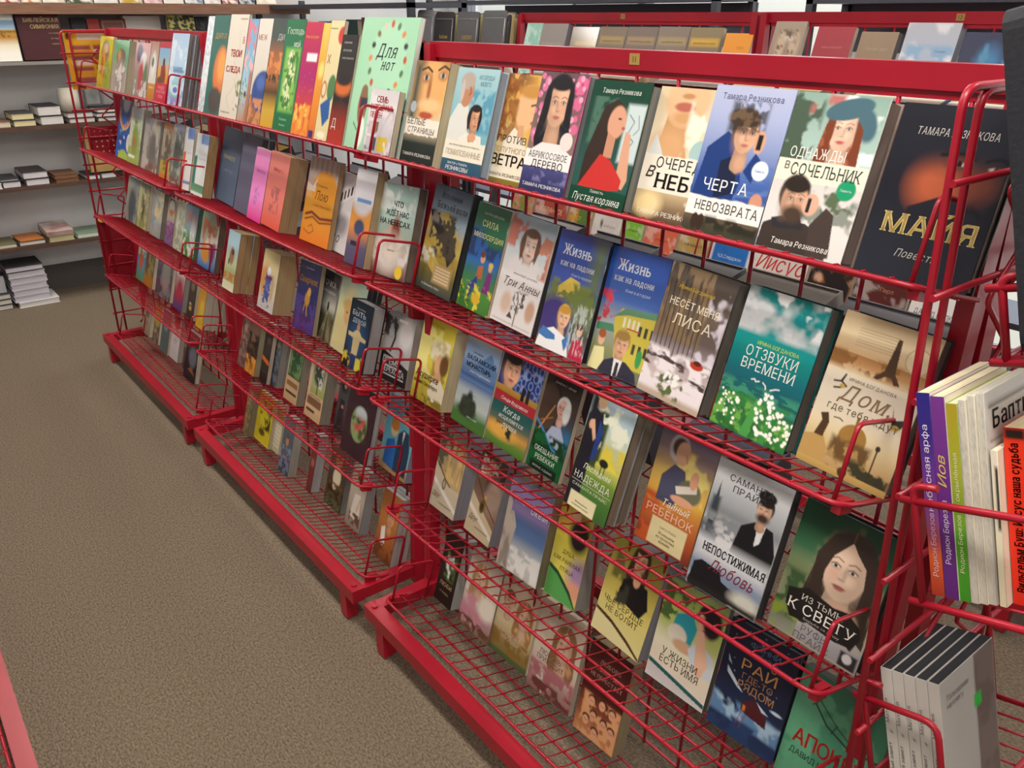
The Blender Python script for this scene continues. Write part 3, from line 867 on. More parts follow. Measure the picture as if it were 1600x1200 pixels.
# red punched-metal pockets hung on the outside of the end frame
def pocket(x, sg, y0, y1, z0, z1, label):
    m = MB(); n = 7
    ys = np.linspace(y0, y1, n + 1); zs = np.linspace(z0, z1, 6)
    for a in range(n):
        m.box((x - .0012, ys[a] + .0, z0), (x + .0012, ys[a] + (ys[1] - ys[0]) * .72, z1))
    for b in range(6):
        m.box((x - .0016, y0, zs[b] - .008), (x + .0016, y1, zs[b] + .008))
    m.tube([(x, y0, z0), (x, y1, z0)], .003).tube([(x, y0, z1), (x, y1, z1)], .003).tube([(x, y0, z0), (x, y0, z1)], .003).tube([(x, y1, z0), (x, y1, z1)], .003)
    return tag(m.build('metal_pocket', mat('dark_red_enamel', '8c0d22', .4)), label, 'display pocket')
slabs = [(.90, 1.05, .945, 1.04), ]
pocket(-4.158, -1, .895, 1.06, .93, 1.04, 'dark red punched metal pocket, upper one on far rack end')
bx = MB().box((-4.158, .848, .32), (-4.152, 1.235, .635)); tag(bx.build('metal_pocket', mat('dark_red_enamel', '8c0d22', .4)), 'dark red metal pocket back, low on the far rack end', 'display pocket')
yl = lying(.86, .935, .6355, .006, .06, 'd8b030', 'd8b030', 'thin yellow leaflet lying on top of the dark red pocket back', x=-4.125)

# ------------------------------------------------------------------ end baskets on the near end, books with their spines to the aisle
XE = -.367
UPV, OUTV = Vector((-ST, 0, CT)), Vector((CT, 0, ST))
def basket(px, pz, y0, y1, depth, guard, label, wrap=True):
    p0 = Vector((px, 0, pz)); Yv = Vector((0, 1, 0)); m = MB()
    Q = lambda a, y, h: tuple(p0 + OUTV * a + Yv * y + UPV * h)
    if not wrap:
        for y in (y0, y1):
            m.tube(rounded([Q(-.01, y, guard), Q(depth, y, guard), Q(depth, y, 0)], .02, 4), .0042, 8)
    for h in (0, guard) if wrap else (0,):
        m.tube(rounded([Q(-.01, y0, h), Q(depth, y0, h), Q(depth, y1, h), Q(-.01, y1, h)], .02, 4), .0042, 8)
    for y in (y0, y1):
        m.tube(rounded([Q(.004, y, -.0), Q(.004, y, guard * 1.15), Q(.03, y, guard * 1.15)], .012), .004, 7)
    for k in range(1, 10):
        y = y0 + (y1 - y0) * k / 10
        m.tube([Q(-.01, y, -.004), Q(depth, y, -.004)], .002, 5)
    for k in range(1, 4):
        y = y0 + (y1 - y0) * k / 4
        m.tube([Q(depth, y, 0), Q(depth, y, guard if wrap else .001)], .0026, 6)
    return tag(m.build('wire_basket', RED), label, 'basket', 'wire baskets on the near rack end')
basket(-.300, .930, .783, 1.18, .125, .115, 'red wire basket holding coloured spines on near rack end')
basket(-.325, .535, .862, 1.2, .098, .17, 'lower red wire basket holding white volumes, bottom right', False)
basket(-.285, 1.205, .80, 1.18, .11, .07, 'upper red wire basket holding the navy folder')

def panel_mesh(name, cv):
    V = [np.stack([cv.U.ravel() * cv.w, np.zeros(cv.U.size), (1 - cv.V.ravel()) * cv.h], 1)]; Cc = [cv.C.reshape(-1, 3)]
    nx, ny = cv.nx, cv.ny
    r, c = np.mgrid[0:ny, 0:nx]; i0 = (r * (nx + 1) + c).ravel()
    F = [tuple(q) for q in np.stack([i0, i0 + nx + 1, i0 + nx + 2, i0 + 1], 1).tolist()]
    base = cv.U.size
    for (txt, x, y, size, col, al, serif, cond, shear, fit, rot, gap) in cv.T:
        tv, tt, tw = text_tris(txt, size * cv.w, serif, cond, shear, gap)
        if fit and tw: tv = tv * [fit * cv.h / tw, 1] if rot else tv * [fit * cv.w / tw, 1]; tw = fit * (cv.h if rot else cv.w)
        p = tv + [{'l': 0, 'c': -tw / 2, 'r': -tw}[al], 0]
        if rot:
            cr, sr = math.cos(math.radians(rot)), math.sin(math.radians(rot)); p = np.stack([p[:, 0] * cr - p[:, 1] * sr, p[:, 0] * sr + p[:, 1] * cr], 1)
        p = p + [x * cv.w, (1 - y) * cv.h]
        V.append(np.stack([p[:, 0], np.full(len(p), -.0004), p[:, 1]], 1)); Cc.append(np.tile(lin(col), (len(p), 1)))
        F += [tuple(int(q) + base for q in k) for k in tt]; base += len(p)
    me = bpy.data.meshes.new(name); me.from_pydata(np.vstack(V).tolist(), [], F); me.update(); set_col(me, np.vstack(Cc)); me.materials.append(PRINT)
    return me

def end_book(a, y, pz0, px0, w, h, th, cover_paint, spine_paint, label, edge='e9ddb8', spine='555555', rows=50, group=None, lift=.0045):
    """stands in an end basket: a = distance of its inner face from the basket's inner edge"""
    M = Matrix(((0, -OUTV.x, UPV.x), (1, 0, 0), (0, -OUTV.z, UPV.z))).to_4x4()
    M.translation = Vector((px0, y, pz0)) + OUTV * (a + th) + UPV * lift
    o = make_book(M, w, h, th, cover_paint, label, edge, spine, spine, rows, False, False, group)
    if spine_paint:
        cv = Cover(th, h, 60); spine_paint(cv)
        Ms = Matrix(((0, 1, 0), (-1, 0, 0), (0, 0, 1))).to_4x4(); Ms.translation = (-.0005, th, 0)
        link('spine_print', panel_mesh('spine_print', cv), o, Ms)
    return o
pl = lambda c: c.g('efe6cf')
p1 = lambda c: c.g('2f2a86', '3a2a86', '6b3a94', '8a4a90', 'd8602a', 'a83a2a').t('небесная арфа', .66, .36, .55, 'e6dcf0', 'c', fit=.42, rot=90).t('Родион Березов', .66, .74, .5, 'd8b8c8', 'c', fit=.32, rot=90)
end_book(.006, .80, .930, -.300, .135, .222, .0135, pl, p1, 'blue to orange spined book, leftmost in the near end basket', spine='4a3080')
p2 = lambda c: c.g('7a3a94', '6b2f88', '5e2a74').t('Иов', .75, .36, .75, 'd9c46a', 'c', fit=.15, rot=90, shear=.25).t('Родион Березов', .66, .66, .5, 'd8c8e0', 'c', fit=.32, rot=90)
end_book(.0202, .80, .930, -.300, .135, .219, .0135, pl, p2, 'violet spined book, second in the near end basket', spine='6b2f88')
p3 = lambda c: c.g('b3a02a', 'a8b038', '55a02c', '3f9228').t('окрылённая', .66, .36, .5, 'dfe4b0', 'c', fit=.24, rot=90).t('Родион Березов', .66, .70, .5, 'dfe4b0', 'c', fit=.3, rot=90)
end_book(.0344, .802, .930, -.300, .135, .212, .0105, pl, p3, 'yellow green spined book, third in the near end basket', spine='6aa030')
def bapt(c):
    c.g('d6d2ca', 'cfcac2').r(.05, .06, .97, .075, '555048').t('Баптисты', .1, .175, .15, '201d1b', 'l', serif=3, fit=.88).r(.05, .22, .97, .23, '555048').n('8a8580', 6, .55, .1, .3, .95, .9)
for k, (a, th, cv_, hh) in enumerate([(.0458, .0065, pl, .216), (.053, .0065, pl, .22), (.0602, .007, bapt, .222)]):
    end_book(a, .803 + .003 * k, .930, -.300, .15, hh, th, cv_, lambda c: c.g('d8d4c8', 'c9c5b8').n('b8b3a8', 12, .62, al=.6), ['thin grey white magazine beside the green spine', 'thin white magazine in the middle of the near end basket', 'grey magazine with large black title in the near end basket'][k], edge='e0dccf', spine='cfcabd', rows=70)
end_book(.070, .81, .930, -.300, .12, .165, .006, pl, lambda c: c.g('efe8d4', 'e6dcb8').r(.5, .1, 1, .5, '3a3a34'), 'short cream booklet beside the red spine', edge='f0e8d0', spine='e6dcc0')
def bush(c): c.g('e2331f', 'cf2a1c').p([(0, 0), (.4, 0), (.2, .12), (0, .05)], '2a1a18').p([(.5, .0), (.9, 0), (.5, .16), (.3, .16)], '2a1a18').t('Вильгельм', .1, .26, .12, '3a1612', 'l', serif=1, fit=.8).t('Буш', .1, .4, .14, '3a1612', 'l', serif=1)
end_book(.0775, .822, .930, -.300, .13, .186, .02, bush, lambda c: c.g('ee3a1e', 'e6301c').r(0, 0, 1, .06, '2a1a18').t('Вильгельм Буш: Иисус наша судьба', .64, .5, .5, '2a0d0a', 'c', fit=.84, rot=90, serif=3), 'bright red spined book with black lettering in the near end basket', edge='f0e0b8', spine='e6301c', rows=50)
def white_cov(c):
    c.g('b4b0ab', 'a5a19d').r(.62, 0, 1, 1, '6f625e').n('50403c', 4, .5, .62, 0, 1, 1, .5).t('Толкование', .1, .14, .07, '7a7672', 'l', fit=.4, rot=0).t('на книгу', .1, .19, .07, '7a7672', 'l', fit=.3)
    c.r(.585, .255, .72, .34, '1fae3a')
for k in range(5):
    ws = lambda c, k=k: c.g('d5d2cc', 'cac7c0').t('Матфея', .4, .28, .4, '6a6660', 'c', fit=.16, rot=90).e(.5, .42, .1, .1, '2a2a2a').t('Новый завет', .45, .62, .4, '4a4642', 'c', fit=.26, rot=90).e(.5, .8, .1, .1, '2a2a2a')
    end_book(.003 + k * .0146, .876 + .0006 * k, .535, -.305, .137, .214, .0138, white_cov, ws, 'white volume in the lower end basket, %s of five' % ['leftmost', 'second', 'middle', 'fourth', 'rightmost with green sticker'][k], edge='2a2c32', spine='d0cdc6', rows=70, group=None)

# navy padded folder standing in the upper basket, at the right frame edge
fo = empty('folder')
M = Matrix(((0, -OUTV.x, UPV.x), (1, 0, 0), (0, -OUTV.z, UPV.z))).to_4x4()
M.translation = Vector((-.285, .786, 1.205)) + OUTV * .048 + UPV * .010
fo.matrix_world = M
tag(fo, 'navy padded vinyl folder standing at the right frame edge', 'folder')
def rr(w, h, r): return [(x, z) for x, z in [(p.x, p.y) for p in rounded([(w / 2, 0, 0), (w, 0, 0), (w, h, 0), (0, h, 0), (0, 0, 0), (w / 2, 0, 0)], r, 5)]][:-1]
MB().prism([(x, z) for x, z in rr(.25, .295, .018)], 0, .026).build('cover', NAVY, fo)
pts = [(x, .0, z) for x, z in rr(.25, .295, .018)]
MB().tube(pts + [pts[0]], .0026, 6).build('piping', mat('grey_piping', '4c5666', .5), fo)
MB().box((.01, .006, .008), (.244, .02, .287)).build('page_block', page_mat('d8d4c8'), fo)
MB().tube([(.02, -.001, .02), (.02, -.001, .275)], .0009, 5).build('stitching', mat('thread', '5a6474', .7), fo)

# ------------------------------------------------------------------ far side of the near racks: books seen over and between the front ones
def rear_book(t, x, w, h, th, cover, edge, label, d=.075, tilt=0, paint=None):
    y, z = TIER[t]
    y = 2 * 1.045 - y
    Y = Vector((0, -CT, -ST)); Z = Vector((0, -ST, CT)); X = Vector((-1, 0, 0))
    M = Matrix((X, Y, Z)).transposed().to_4x4()
    M.translation = Vector((x, y, z)) + Y * d + Z * .003
    return solid_book(M, w, h, th, cover, edge, label, hard=True)
RB = [(1, -1.40, .15, .205, .03, 'e9e2cf', 'f2ecd8', 'cream book back seen over the front books, under the red top bar'),
      (1, -1.20, .13, .196, .03, '3a2226', 'e8e0d0', 'dark maroon book back behind the pink blossom cover'),
      (1, -1.03, .14, .2, .03, 'b9966f', 'f0ead6', 'tan book back behind the dark green cover'),
      (1, -.85, .15, .2, .035, '7a2630', 'd9d6d0', 'maroon book back behind the cream cover with lips'),
      (1, -.69, .16, .2, .03, '6b7048', 'e9e2a8', 'olive book back behind the blue seaside cover'),
      (1, -.52, .13, .198, .03, '33507a', 'efe8d4', 'blue book back behind the beret cover'),
      (1, -.405, .12, .197, .035, '9a7550', 'f2efe6', 'brown book back behind the black cover with eyes'),
      (2, -1.42, .16, .16, .05, '23252a', 'c9c9cc', 'black boxed book behind the dark train cover'),
      (2, -1.22, .17, .165, .055, '2a2c33', 'd0d0d4', 'grey topped boxed set behind the portrait cover'),
      (2, -1.02, .17, .162, .05, '6c6e76', '8a8c92', 'grey boxed set behind the first blue cover'),
      (2, -.83, .16, .165, .055, '5c5e66', 'a5a6aa', 'grey boxed set behind the forest cover'),
      (2, -.65, .17, .17, .055, 'a09a92', 'b4b0aa', 'pale boxed set behind the teal cover'),
      (2, -.47, .17, .165, .05, '74767e', '9b9ca3', 'grey boxed set behind the sepia cover'),
      (3, -1.4, .2, .15, .05, '4a4c58', '9aa0b8', 'bluish box behind the yellow cover, far side of rack'),
      (3, -1.0, .2, .15, .05, '3c3e48', '8c90a8', 'bluish box behind the wheel cover, far side of rack'),
      (3, -.7, .2, .15, .05, '34363e', '80849a', 'dark bluish box behind the baby cover, far side of rack'),
      (1, -1.75, .16, .2, .03, '3a3c44', 'c9c9cc', 'dark book back behind the mint cover'),
      (2, -1.75, .2, .17, .05, '3c3e46', 'b9bac4', 'grey boxed set, right in the middle rack, far side'),
      (2, -2.0, .2, .17, .05, '2a2c30', '9a9ba8', 'grey boxed set, second from right in the middle rack'),
      (2, -2.3, .2, .17, .05, '34363c', '9a9ba8', 'dark boxed set, middle of the middle rack, far side'),
      (2, -2.6, .2, .17, .05, '2a2c30', 'd8b04a', 'dark set with yellow edges, left in the middle rack'),
      (2, -3.2, .2, .17, .05, '2a2c30', 'd0c49a', 'dark set with cream edges, right in the far rack'),
      (2, -3.55, .2, .17, .05, '30323a', 'c0c0c8', 'dark set with grey edges, middle of the far rack')]
for t, x, w, h, th, cc, ec, lb in RB:
    rear_book(t, x + 0.0, w, h, th, cc, ec, lb)

# ------------------------------------------------------------------ steel shelving and bibles in the back
def steel(x0, x1, y0, y1, zs, label, ztop):
    t = empty('steel_shelf', ((x0 + x1) / 2, (y0 + y1) / 2, 0)); tag(t, label, 'shelf', 'grey steel shelving')
    Mi = Matrix.Translation(t.location).inverted()
    for z in zs: MB().box((x0, y0, z - .022), (x1, y1, z)).build('shelf_board', GREYM, t, Mi)
    for x in (x0, x1 - .03):
        for y in (y0, y1 - .03):
            MB().box((x, y, 0), (x + .03, y + .03, ztop)).build('upright', GREYM, t, Mi)
    return t
steel(-5.42, -3.62, 2.24, 2.56, (.45, .86, 1.2705, 1.552), 'grey steel shelf unit in the far corner by the window', 1.58)
steel(-3.6, -2.99, 2.24, 2.56, (.45, .86, 1.2705), 'low grey steel shelf under the black bibles', 1.2705)
steel(-4.85, -2.56, 3.12, 3.4, (.5, 1.05, 1.575), 'long dark steel shelf at the back window, left one', 1.6)
steel(-2.12, .35, 3.12, 3.4, (.5, 1.05, 1.56), 'long dark steel shelf at the back window, right one', 1.6)
tag(MB().box((-4.4, 3.395, 1.36), (-2.56, 3.41, 1.55)).build('grey_panel', mat('grey_panel_paint', '5d5d68', .6)), 'grey board behind the back window shelf, left of the window gap', 'board')
tag(MB().box((-2.1, 3.395, 1.36), (.3, 3.41, 1.55)).build('grey_panel', mat('grey_panel_paint', '5d5d68', .6)), 'grey board behind the back window shelf, right of the window gap', 'board')

def bible(x, w, h, th, label, col=BLACK, txt=None, y=2.3, lean=8):
    a = math.radians(lean)
    M = Matrix(((1, 0, 0), (0, math.cos(a), math.sin(a)), (0, -math.sin(a), math.cos(a)))).to_4x4()
    M.translation = (x, y, 1.2712 + th * math.sin(a))
    o = empty('book'); o.matrix_world = M
    tag(o, label, 'book', None)
    MB().prism(rr(w, h, .02), 0, .006).prism(rr(w, h, .02), th - .006, th).box((0, .006, .02), (.006, th - .006, h - .02)).build('leather_cover', col, o)
    MB().box((.006, .006, .008), (w - .008, th - .006, h - .008)).build('page_block', page_mat('b9a878'), o)
    MB().tube([(w - .012, -.0008, .02), (w - .012, -.0008, h - .03), (.012, -.0008, h - .03)], .0014, 5).build('zip', mat('steel_glide', 'b5b5b5', .35, .8), o)
    if txt:
        tv, tt, tw = text_tris(txt, .016, 1, .8); g = MB(); g.v = [(w / 2 - tw / 2 + p, -.0006, h * .52 + q) for p, q in tv]; g.f = [tuple(int(z) for z in k) for k in tt]; g.smooth = [0] * len(tt)
        g.build('title', mat('gold_foil', 'c9a84e', .4), o)
    return o
bible(-3.70, .145, .245, .05, 'grey silver covered bible left of the black ones', mat('grey_leather', '84848c', .35))
bible(-3.545, .155, .236, .05, 'black bible with small gold title behind the top bar', BLACK, 'Библия')
bible(-3.365, .165, .236, .05, 'glossy black zipped bible with silver title, second black one', mat('glossy_black', '33353c', .12, coat=1), 'БИБЛИЯ')
bible(-3.175, .17, .24, .055, 'glossy black bible catching the window light, right end', mat('glossy_black', '33353c', .12, coat=1))
bible(-3.0 + .0, .02, .225, .05, 'narrow black bible squeezed at the right end')
for k, (x, w, cc, hh) in enumerate([(-5.2, .3, '5a2028', .19), (-4.88, .1, '6f8fc4', .19), (-4.75, .12, '7fa0d0', .195), (-4.6, .11, '8fb0d8', .2), (-4.42, .12, '2c4448', .205), (-4.25, .13, '6c3a44', .215), (-4.08, .15, '4a4048', .21), (-3.9, .14, '5a5a62', .21)]):
    M = Matrix.Translation((x, 2.33, 1.2712))
    solid_book(M, w, hh, .04, cc, 'cdbfa6', '%s book on the corner steel shelf, %s from the left' % (['maroon', 'sky blue', 'pale blue', 'light blue', 'dark teal', 'plum', 'dark purple', 'slate'][k], NMS[k]), gloss=True)

# ------------------------------------------------------------------ the books: tray, x, depth, width, height, tilt, grid rows, cover, label
B(1, -4.058, 0.070, 0.200, 0.209, 0.0, 93, lambda c: c.g('d8d23a','c3c238','b8b23c').e(.45,.3,.3,.24,'8a7f6e',.3).e(.5,.22,.16,.1,'c9b8a0',.4).e(.35,.62,.16,.4,'d9a13a',.5).e(.3,.55,.1,.18,'b9702e',.5).e(.7,.75,.25,.3,'8fae4a',.5).sp('a07a3a',10,.04,.1,.6,.9,.95), 'square yellow green children book, leftmost on top tray', gloss=True,th=.012)
B(1, -3.831, 0.070, 0.200, 0.199, 0.0, 93, lambda c: c.g('4fb487','5bb98d','b9b4a8','b8b0a4').e(.5,.33,.3,.16,'6a5a4a',.4).e(.38,.3,.1,.1,'d9a040',.4).e(.62,.3,.1,.1,'3a3a4a',.4).e(.5,.7,.35,.4,'a8a098',.6).sp('e8e4de',14,.05,.2,.5,.8,.95,asp=2), 'mint green children book with fox group picture, second on top tray', gloss=True,th=.03,edge='a39a80')
B(1, -3.542, 0.070, 0.179, 0.195, 0.0, 93, lambda c: c.g('c98a96','c4a0a4','a59a90','8f867a').e(.3,.2,.2,.18,'3a4878',.5).e(.6,.35,.22,.2,'f0eef0',.4).e(.5,.65,.17,.35,'c8585a',.5).e(.8,.6,.12,.3,'6f8a64',.6).n('e0dcd8',7,.6,0,.7,1,1), 'grey pink foil covered book catching light, third on top tray', gloss=True,th=.014)
B(1, -3.358, 0.070, 0.087, 0.202, 0.0, 93, lambda c: c.g('b07a6a','b8b0a4','d9d4cc','c68a3c').e(.5,.4,.3,.5,'e2e0da',.5).e(.4,.35,.15,.2,'6a645c',.5).gr(0,.72,1,1,'c8862e','b8742a').t('Мамин',.5,.8,.12,'f0e0c0',fit=.6), 'narrow beige book with orange foot beside the red one')
B(1, -3.263, 0.070, 0.125, 0.204, 0.0, 93, lambda c: c.g('b3203c').gr(.05,.1,.95,.68,'6fa8d0','8fb4c8','d8a040','c8842e').e(.5,.34,.09,.12,'2e1c16',.3).p([(.3,.4),(.62,.36),(.75,.55),(.72,.68),(.3,.68)],'8a2c20').e(.3,.64,.25,.1,'5a4630',.5).gr(0,.68,1,1,'c81e44','c01a40').t('ПРИШЁЛ',.5,.78,.1,'f0b0b0',fit=.6).t('И НАСТАЛИ',.5,.85,.1,'f0b0b0',fit=.7).t('СРОКИ',.5,.93,.1,'f0b0b0',fit=.4), 'red book with robed figure in desert, top tray of far rack')
B(1, -3.137, 0.070, 0.167, 0.234, 0.0, 93, lambda c: c.g('a9c4e0','b4cfe8','9fc8de','8a78b8').r(.1,.5,.9,.54,'6c90b8').t('Академия',.5,.5,.09,'5a80b0',fit=.6).e(.5,.78,.3,.14,'7ec8b8',.3).e(.5,.78,.24,.1,'c8e4f0',.3).e(.5,.78,.14,.06,'6a70c0',.4).n('e8f0f8',5,.6,al=.6), 'pale blue brochure with rainbow arcs, front of a stack', th=.009,n=5,edge='74706e',spine='6a6668')
B(1, -2.816, 0.070, 0.052, 0.289, 0.0, 93, lambda c: c.g('c9d8e4','b8ccdc','d8e4ec','a8bccc').n('f0f4f8',6,.5,al=.7), 'narrow pale silver blue book at left of the middle rack top tray', gloss=True,th=.01)
B(1, -2.763, 0.070, 0.128, 0.292, 0.0, 93, lambda c: c.g('1f5f55','23685c','2a6a60').e(.75,.55,.42,.55,'d8783a',.25).e(.8,.5,.25,.35,'e8a050',.6).e(.6,.85,.4,.3,'4a4644',.3).t('ДЯТЛ',.2,.23,.14,'c8924a','l',fit=.7), 'tall dark teal book with orange heart shape', th=.008)
B(1, -2.633, 0.070, 0.138, 0.294, 0.0, 93, lambda c: c.g('ddd5c8','d8d0c2').l([(.5,.9),(.3,.8),(.6,.7),(.75,.55),(.5,.45),(.7,.3),(.6,.15)],.02,'c4baa8').l([(.55,.6),(.8,.7),(.7,.85)],.015,'c4baa8').t('Людмила',.75,.05,.05,'7a746a',fit=.4).t('В',.88,.27,.14,'c2282c').t('ТВОИ',.55,.4,.17,'c2282c',fit=.6,serif=2).t('СЛЕДА',.5,.55,.15,'c2282c',fit=.78,serif=2).e(.9,.75,.06,.05,'30344a').sp('6a7a3a',12,.06,.72,.6,1,.9,asp=.4).t('НОТНЫЙ СБОРНИК',.35,.95,.04,'5a544a',fit=.5), 'tall cream book with red heading', th=.008)
B(1, -2.489, 0.070, 0.068, 0.282, 0.0, 93, lambda c: c.g('6aa8cc','74b4d4','a8c8d8','b08a6a').n('d87a8a',5,.5,0,0,1,.3).n('e8b0b0',6,.52,0,.3,1,.5).sp('6a7a3a',16,.09,0,.55,.6,.85,asp=.4).e(.5,.72,.1,.1,'2a2c48').r(.7,.5,1,1,'a86a4a',.2), 'tall narrow blue book with pink blossoms and olives', th=.008)
B(1, -2.417, 0.070, 0.091, 0.283, 0.0, 93, lambda c: c.g('ddd6cc','d8d2c8','d4ccc0','d4ccc0').gr(0,.72,1,1,'b8743a','8a5a3a').e(.85,.68,.75,.62,'2b4a8c',.12).e(.7,.6,.3,.2,'4a6ab0',.7).n('c88a5a',6,.5,0,.75,1,1).t('МЕЖ',.4,.2,.2,'b06a5a',fit=.65), 'tall white book with blue circle and orange foot', th=.008)
B(1, -2.323, 0.070, 0.084, 0.283, 0.0, 93, lambda c: c.g('33423f','3c4a48','9a5c3c','b8703a','50381f','caa23a','c89c30').n('d88848',5,.52,0,.3,1,.5).n('2a241c',10,.5,0,.5,1,.58).t('ДИ',.75,.19,.22,'c8ccc8',fit=.5), 'tall dark slate book with orange sky over yellow field', th=.008)
B(1, -2.238, 0.070, 0.114, 0.282, 0.0, 93, lambda c: c.g('0f6a3f','12704a','0f6a3f').r(.16,.25,.92,.82,'6ab04a',.1).r(.2,.28,.88,.8,'86bc54',.2).e(.5,.35,.17,.2,'d8e0b0',.3).e(.62,.48,.16,.2,'d8e0b0',.3).e(.42,.6,.17,.2,'d0dca8',.3).e(.55,.72,.16,.17,'d8e0b0',.3).n('3a7a30',8,.58,.2,.28,.88,.8).t('Господь',.12,.13,.17,'d8e8d8','l',fit=.85,cond=.7,serif=2).t('мой',.7,.24,.14,'d8e8d8').t('Людмила',.5,.9,.07,'a8d0a8',fit=.4).t('Москва',.5,.95,.06,'a8d0a8',fit=.3), 'tall green book with white lilies on the middle rack', th=.009)
B(1, -2.122, 0.070, 0.095, 0.276, 0.0, 93, lambda c: c.g('c02048','b01c5c','a81c68','c84038','e8842e').r(.3,.27,.9,.34,'f0e8ec').n('e89a3a',9,.5,0,.72,1,1,sy=.5).sp('f0c860',14,.04,.1,.72,.9,.95,asp=2).sp('d88ab0',12,.012,.1,.4,.9,.7).t('Чем воздам',.45,.14,.1,'e8a04a',fit=.75), 'tall magenta book with orange flames at the foot', th=.009)
B(1, -2.026, 0.070, 0.037, 0.274, 0.0, 93, lambda c: c.g('e8c860','e0a840','e08a2e','d8702a').e(.6,.4,.4,.5,'f0d878',.7).r(.1,.93,.8,1,'3a2c6a'), 'narrow yellow orange book between magenta and cream ones', th=.008)
B(1, -1.988, 0.070, 0.068, 0.280, 0.0, 93, lambda c: c.g('e0d4a4','dccf9c').e(.95,.12,.28,.3,'c8382c',.1).t('Людмила',.3,.07,.07,'6a5c3a',fit=.5).t('Х',.25,.35,.3,'9a3a2a',serif=1).e(.2,.57,.2,.3,'b8482e',.1).e(.2,.57,.14,.22,'e0d4a4',.1).e(.75,.55,.3,.45,'4a7a4a',.15).p([(.1,.7),(.8,.62),(.9,.8),(.5,.88)],'2a5a9c').e(.5,.95,.3,.12,'efe8d0'), 'tall cream book with coloured shapes and red flower', th=.009)
B(1, -1.918, 0.070, 0.076, 0.249, 0.0, 93, lambda c: c.g('1c1a1a','1c1a1a','2a201c','201a18','9a2c20','b03024').e(.5,.46,.55,.3,'d06a2e',.5).e(.5,.4,.5,.2,'201a1a',.4).l([(.3,.6),(.3,.85)],.03,'5a3428').l([(.5,.55),(.5,.85)],.03,'6a3828').l([(.7,.6),(.68,.85)],.03,'5a3428').t('СБОРНИК',.15,.08,.07,'c8c4c0','l',fit=.5).t('АВТОРСКИХ',.15,.15,.07,'c8c4c0','l',fit=.55).t('ХРИСТИАНСКИХ',.15,.22,.07,'c8c4c0','l',fit=.75).t('Д',.3,.85,.3,'d8d0c8',serif=1), 'black book with orange and red glow, beside the mint one', th=.009)
def c_mintbook(c):
  c.g('a3d8b4','a8dcb8','9fd4b0').e(.55,.3,.32,.33,'b0e0c0',.1)
  for k in range(16):
    q=k*.393; c.e(.55+.31*math.cos(q),.3+.31*math.sin(q)/c.a,.028,.034,['c8502e','5a7a50','e08a4a','2a3a30','8a6a4a','d8c8b0'][k%6],.2,k*30)
  c.e(.24,.66,.085,.18,'8a6a4a',.1).e(.24,.55,.06,.06,'8a6a4a').r(.17,.6,.32,.68,'2a3a48').r(.17,.6,.19,.68,'b83a2e').p([(.6,.62),(.72,.52),(.86,.56),(.9,.66),(1,.7),(.98,.76),(.75,.72)],'3a4448').e(.28,.86,.06,.14,'eef2ea',.1).l([(.2,.85),(.12,.8)],.012,'2a3a30').t('Для',.52,.29,.13,'24302a',shear=.3,serif=1).t('нот',.58,.38,.1,'24302a',shear=.3,serif=1)
B(1, -1.840, 0.075, 0.237, 0.289, 0.0, 93, c_mintbook, 'big mint green music book with animals and wreath of icons', th=.012,edge='e0e8dc',spine='8cc4a0',gloss=False)
B(1, -1.706, 0.050, 0.115, 0.135, 0.0, 93, lambda c: c.g('dcd8da','e6e2e4','d0ccd4','b8b4c0').t('СЕМЬ',.45,.2,.12,'b8343c',serif=2).t('ЗАПРЕЩЁННЫХ',.45,.32,.12,'c23a40',fit=.8,serif=2).t('ПЕСЕН',.3,.44,.11,'b8343c').r(.08,.5,.45,.7,'8a6a58').r(.08,.74,.45,.95,'4a4a50').r(.5,.72,.85,.95,'d8c03a').n('f4f0f4',5,.58,al=.6), 'small white film wrapped book with red heading behind wire loop', gloss=True,th=.014)
B(1, -1.580, 0.070, 0.124, 0.204, 0.0, 153, lambda c: c.g('b88a50','e0b060','e8b868','e0d0b0','24302c','1c2624').e(.55,.28,.42,.5,'e8b070',.4).r(0,0,.25,.62,'3a4844',.25).e(.52,.28,.05,.22,'a86a3c',1.0).e(.6,.41,.12,.04,'9a5830',.6).e(.38,.16,.14,.09,'b87a48',.8).e(.38,.16,.09,.045,'d8bca0',.4).e(.38,.16,.045,.05,'3a464c',.4).e(.85,.13,.13,.08,'b87a48',.8).e(.85,.13,.085,.045,'d8bca0',.4).e(.85,.13,.042,.048,'3a464c',.4).l([(.22,.09),(.38,.06),(.52,.1)],.04,'5a3a24').l([(.7,.08),(.85,.04),(1,.07)],.04,'5a3a24').e(.55,.52,.2,.06,'b8543c',.4).e(.62,.42,.3,.1,'f0c890',.7).torn(.55,.71,'efe8da').e(.15,.45,.09,.09,'a8b8c0').t('БЕЛЫЕ',.33,.62,.12,'3a3c3a',fit=.55,serif=1,cond=.8).t('СТРАНИЦЫ',.5,.7,.11,'4a4a46',fit=.8,serif=1,cond=.8).t('ТАМАРА РЕЗНИКОВА',.5,.93,.06,'e8e4dc',fit=.86), 'cover with close blue-eyed face in gold light and black foot', th=.03,edge='cdbf9c',spine='2a2c2c')
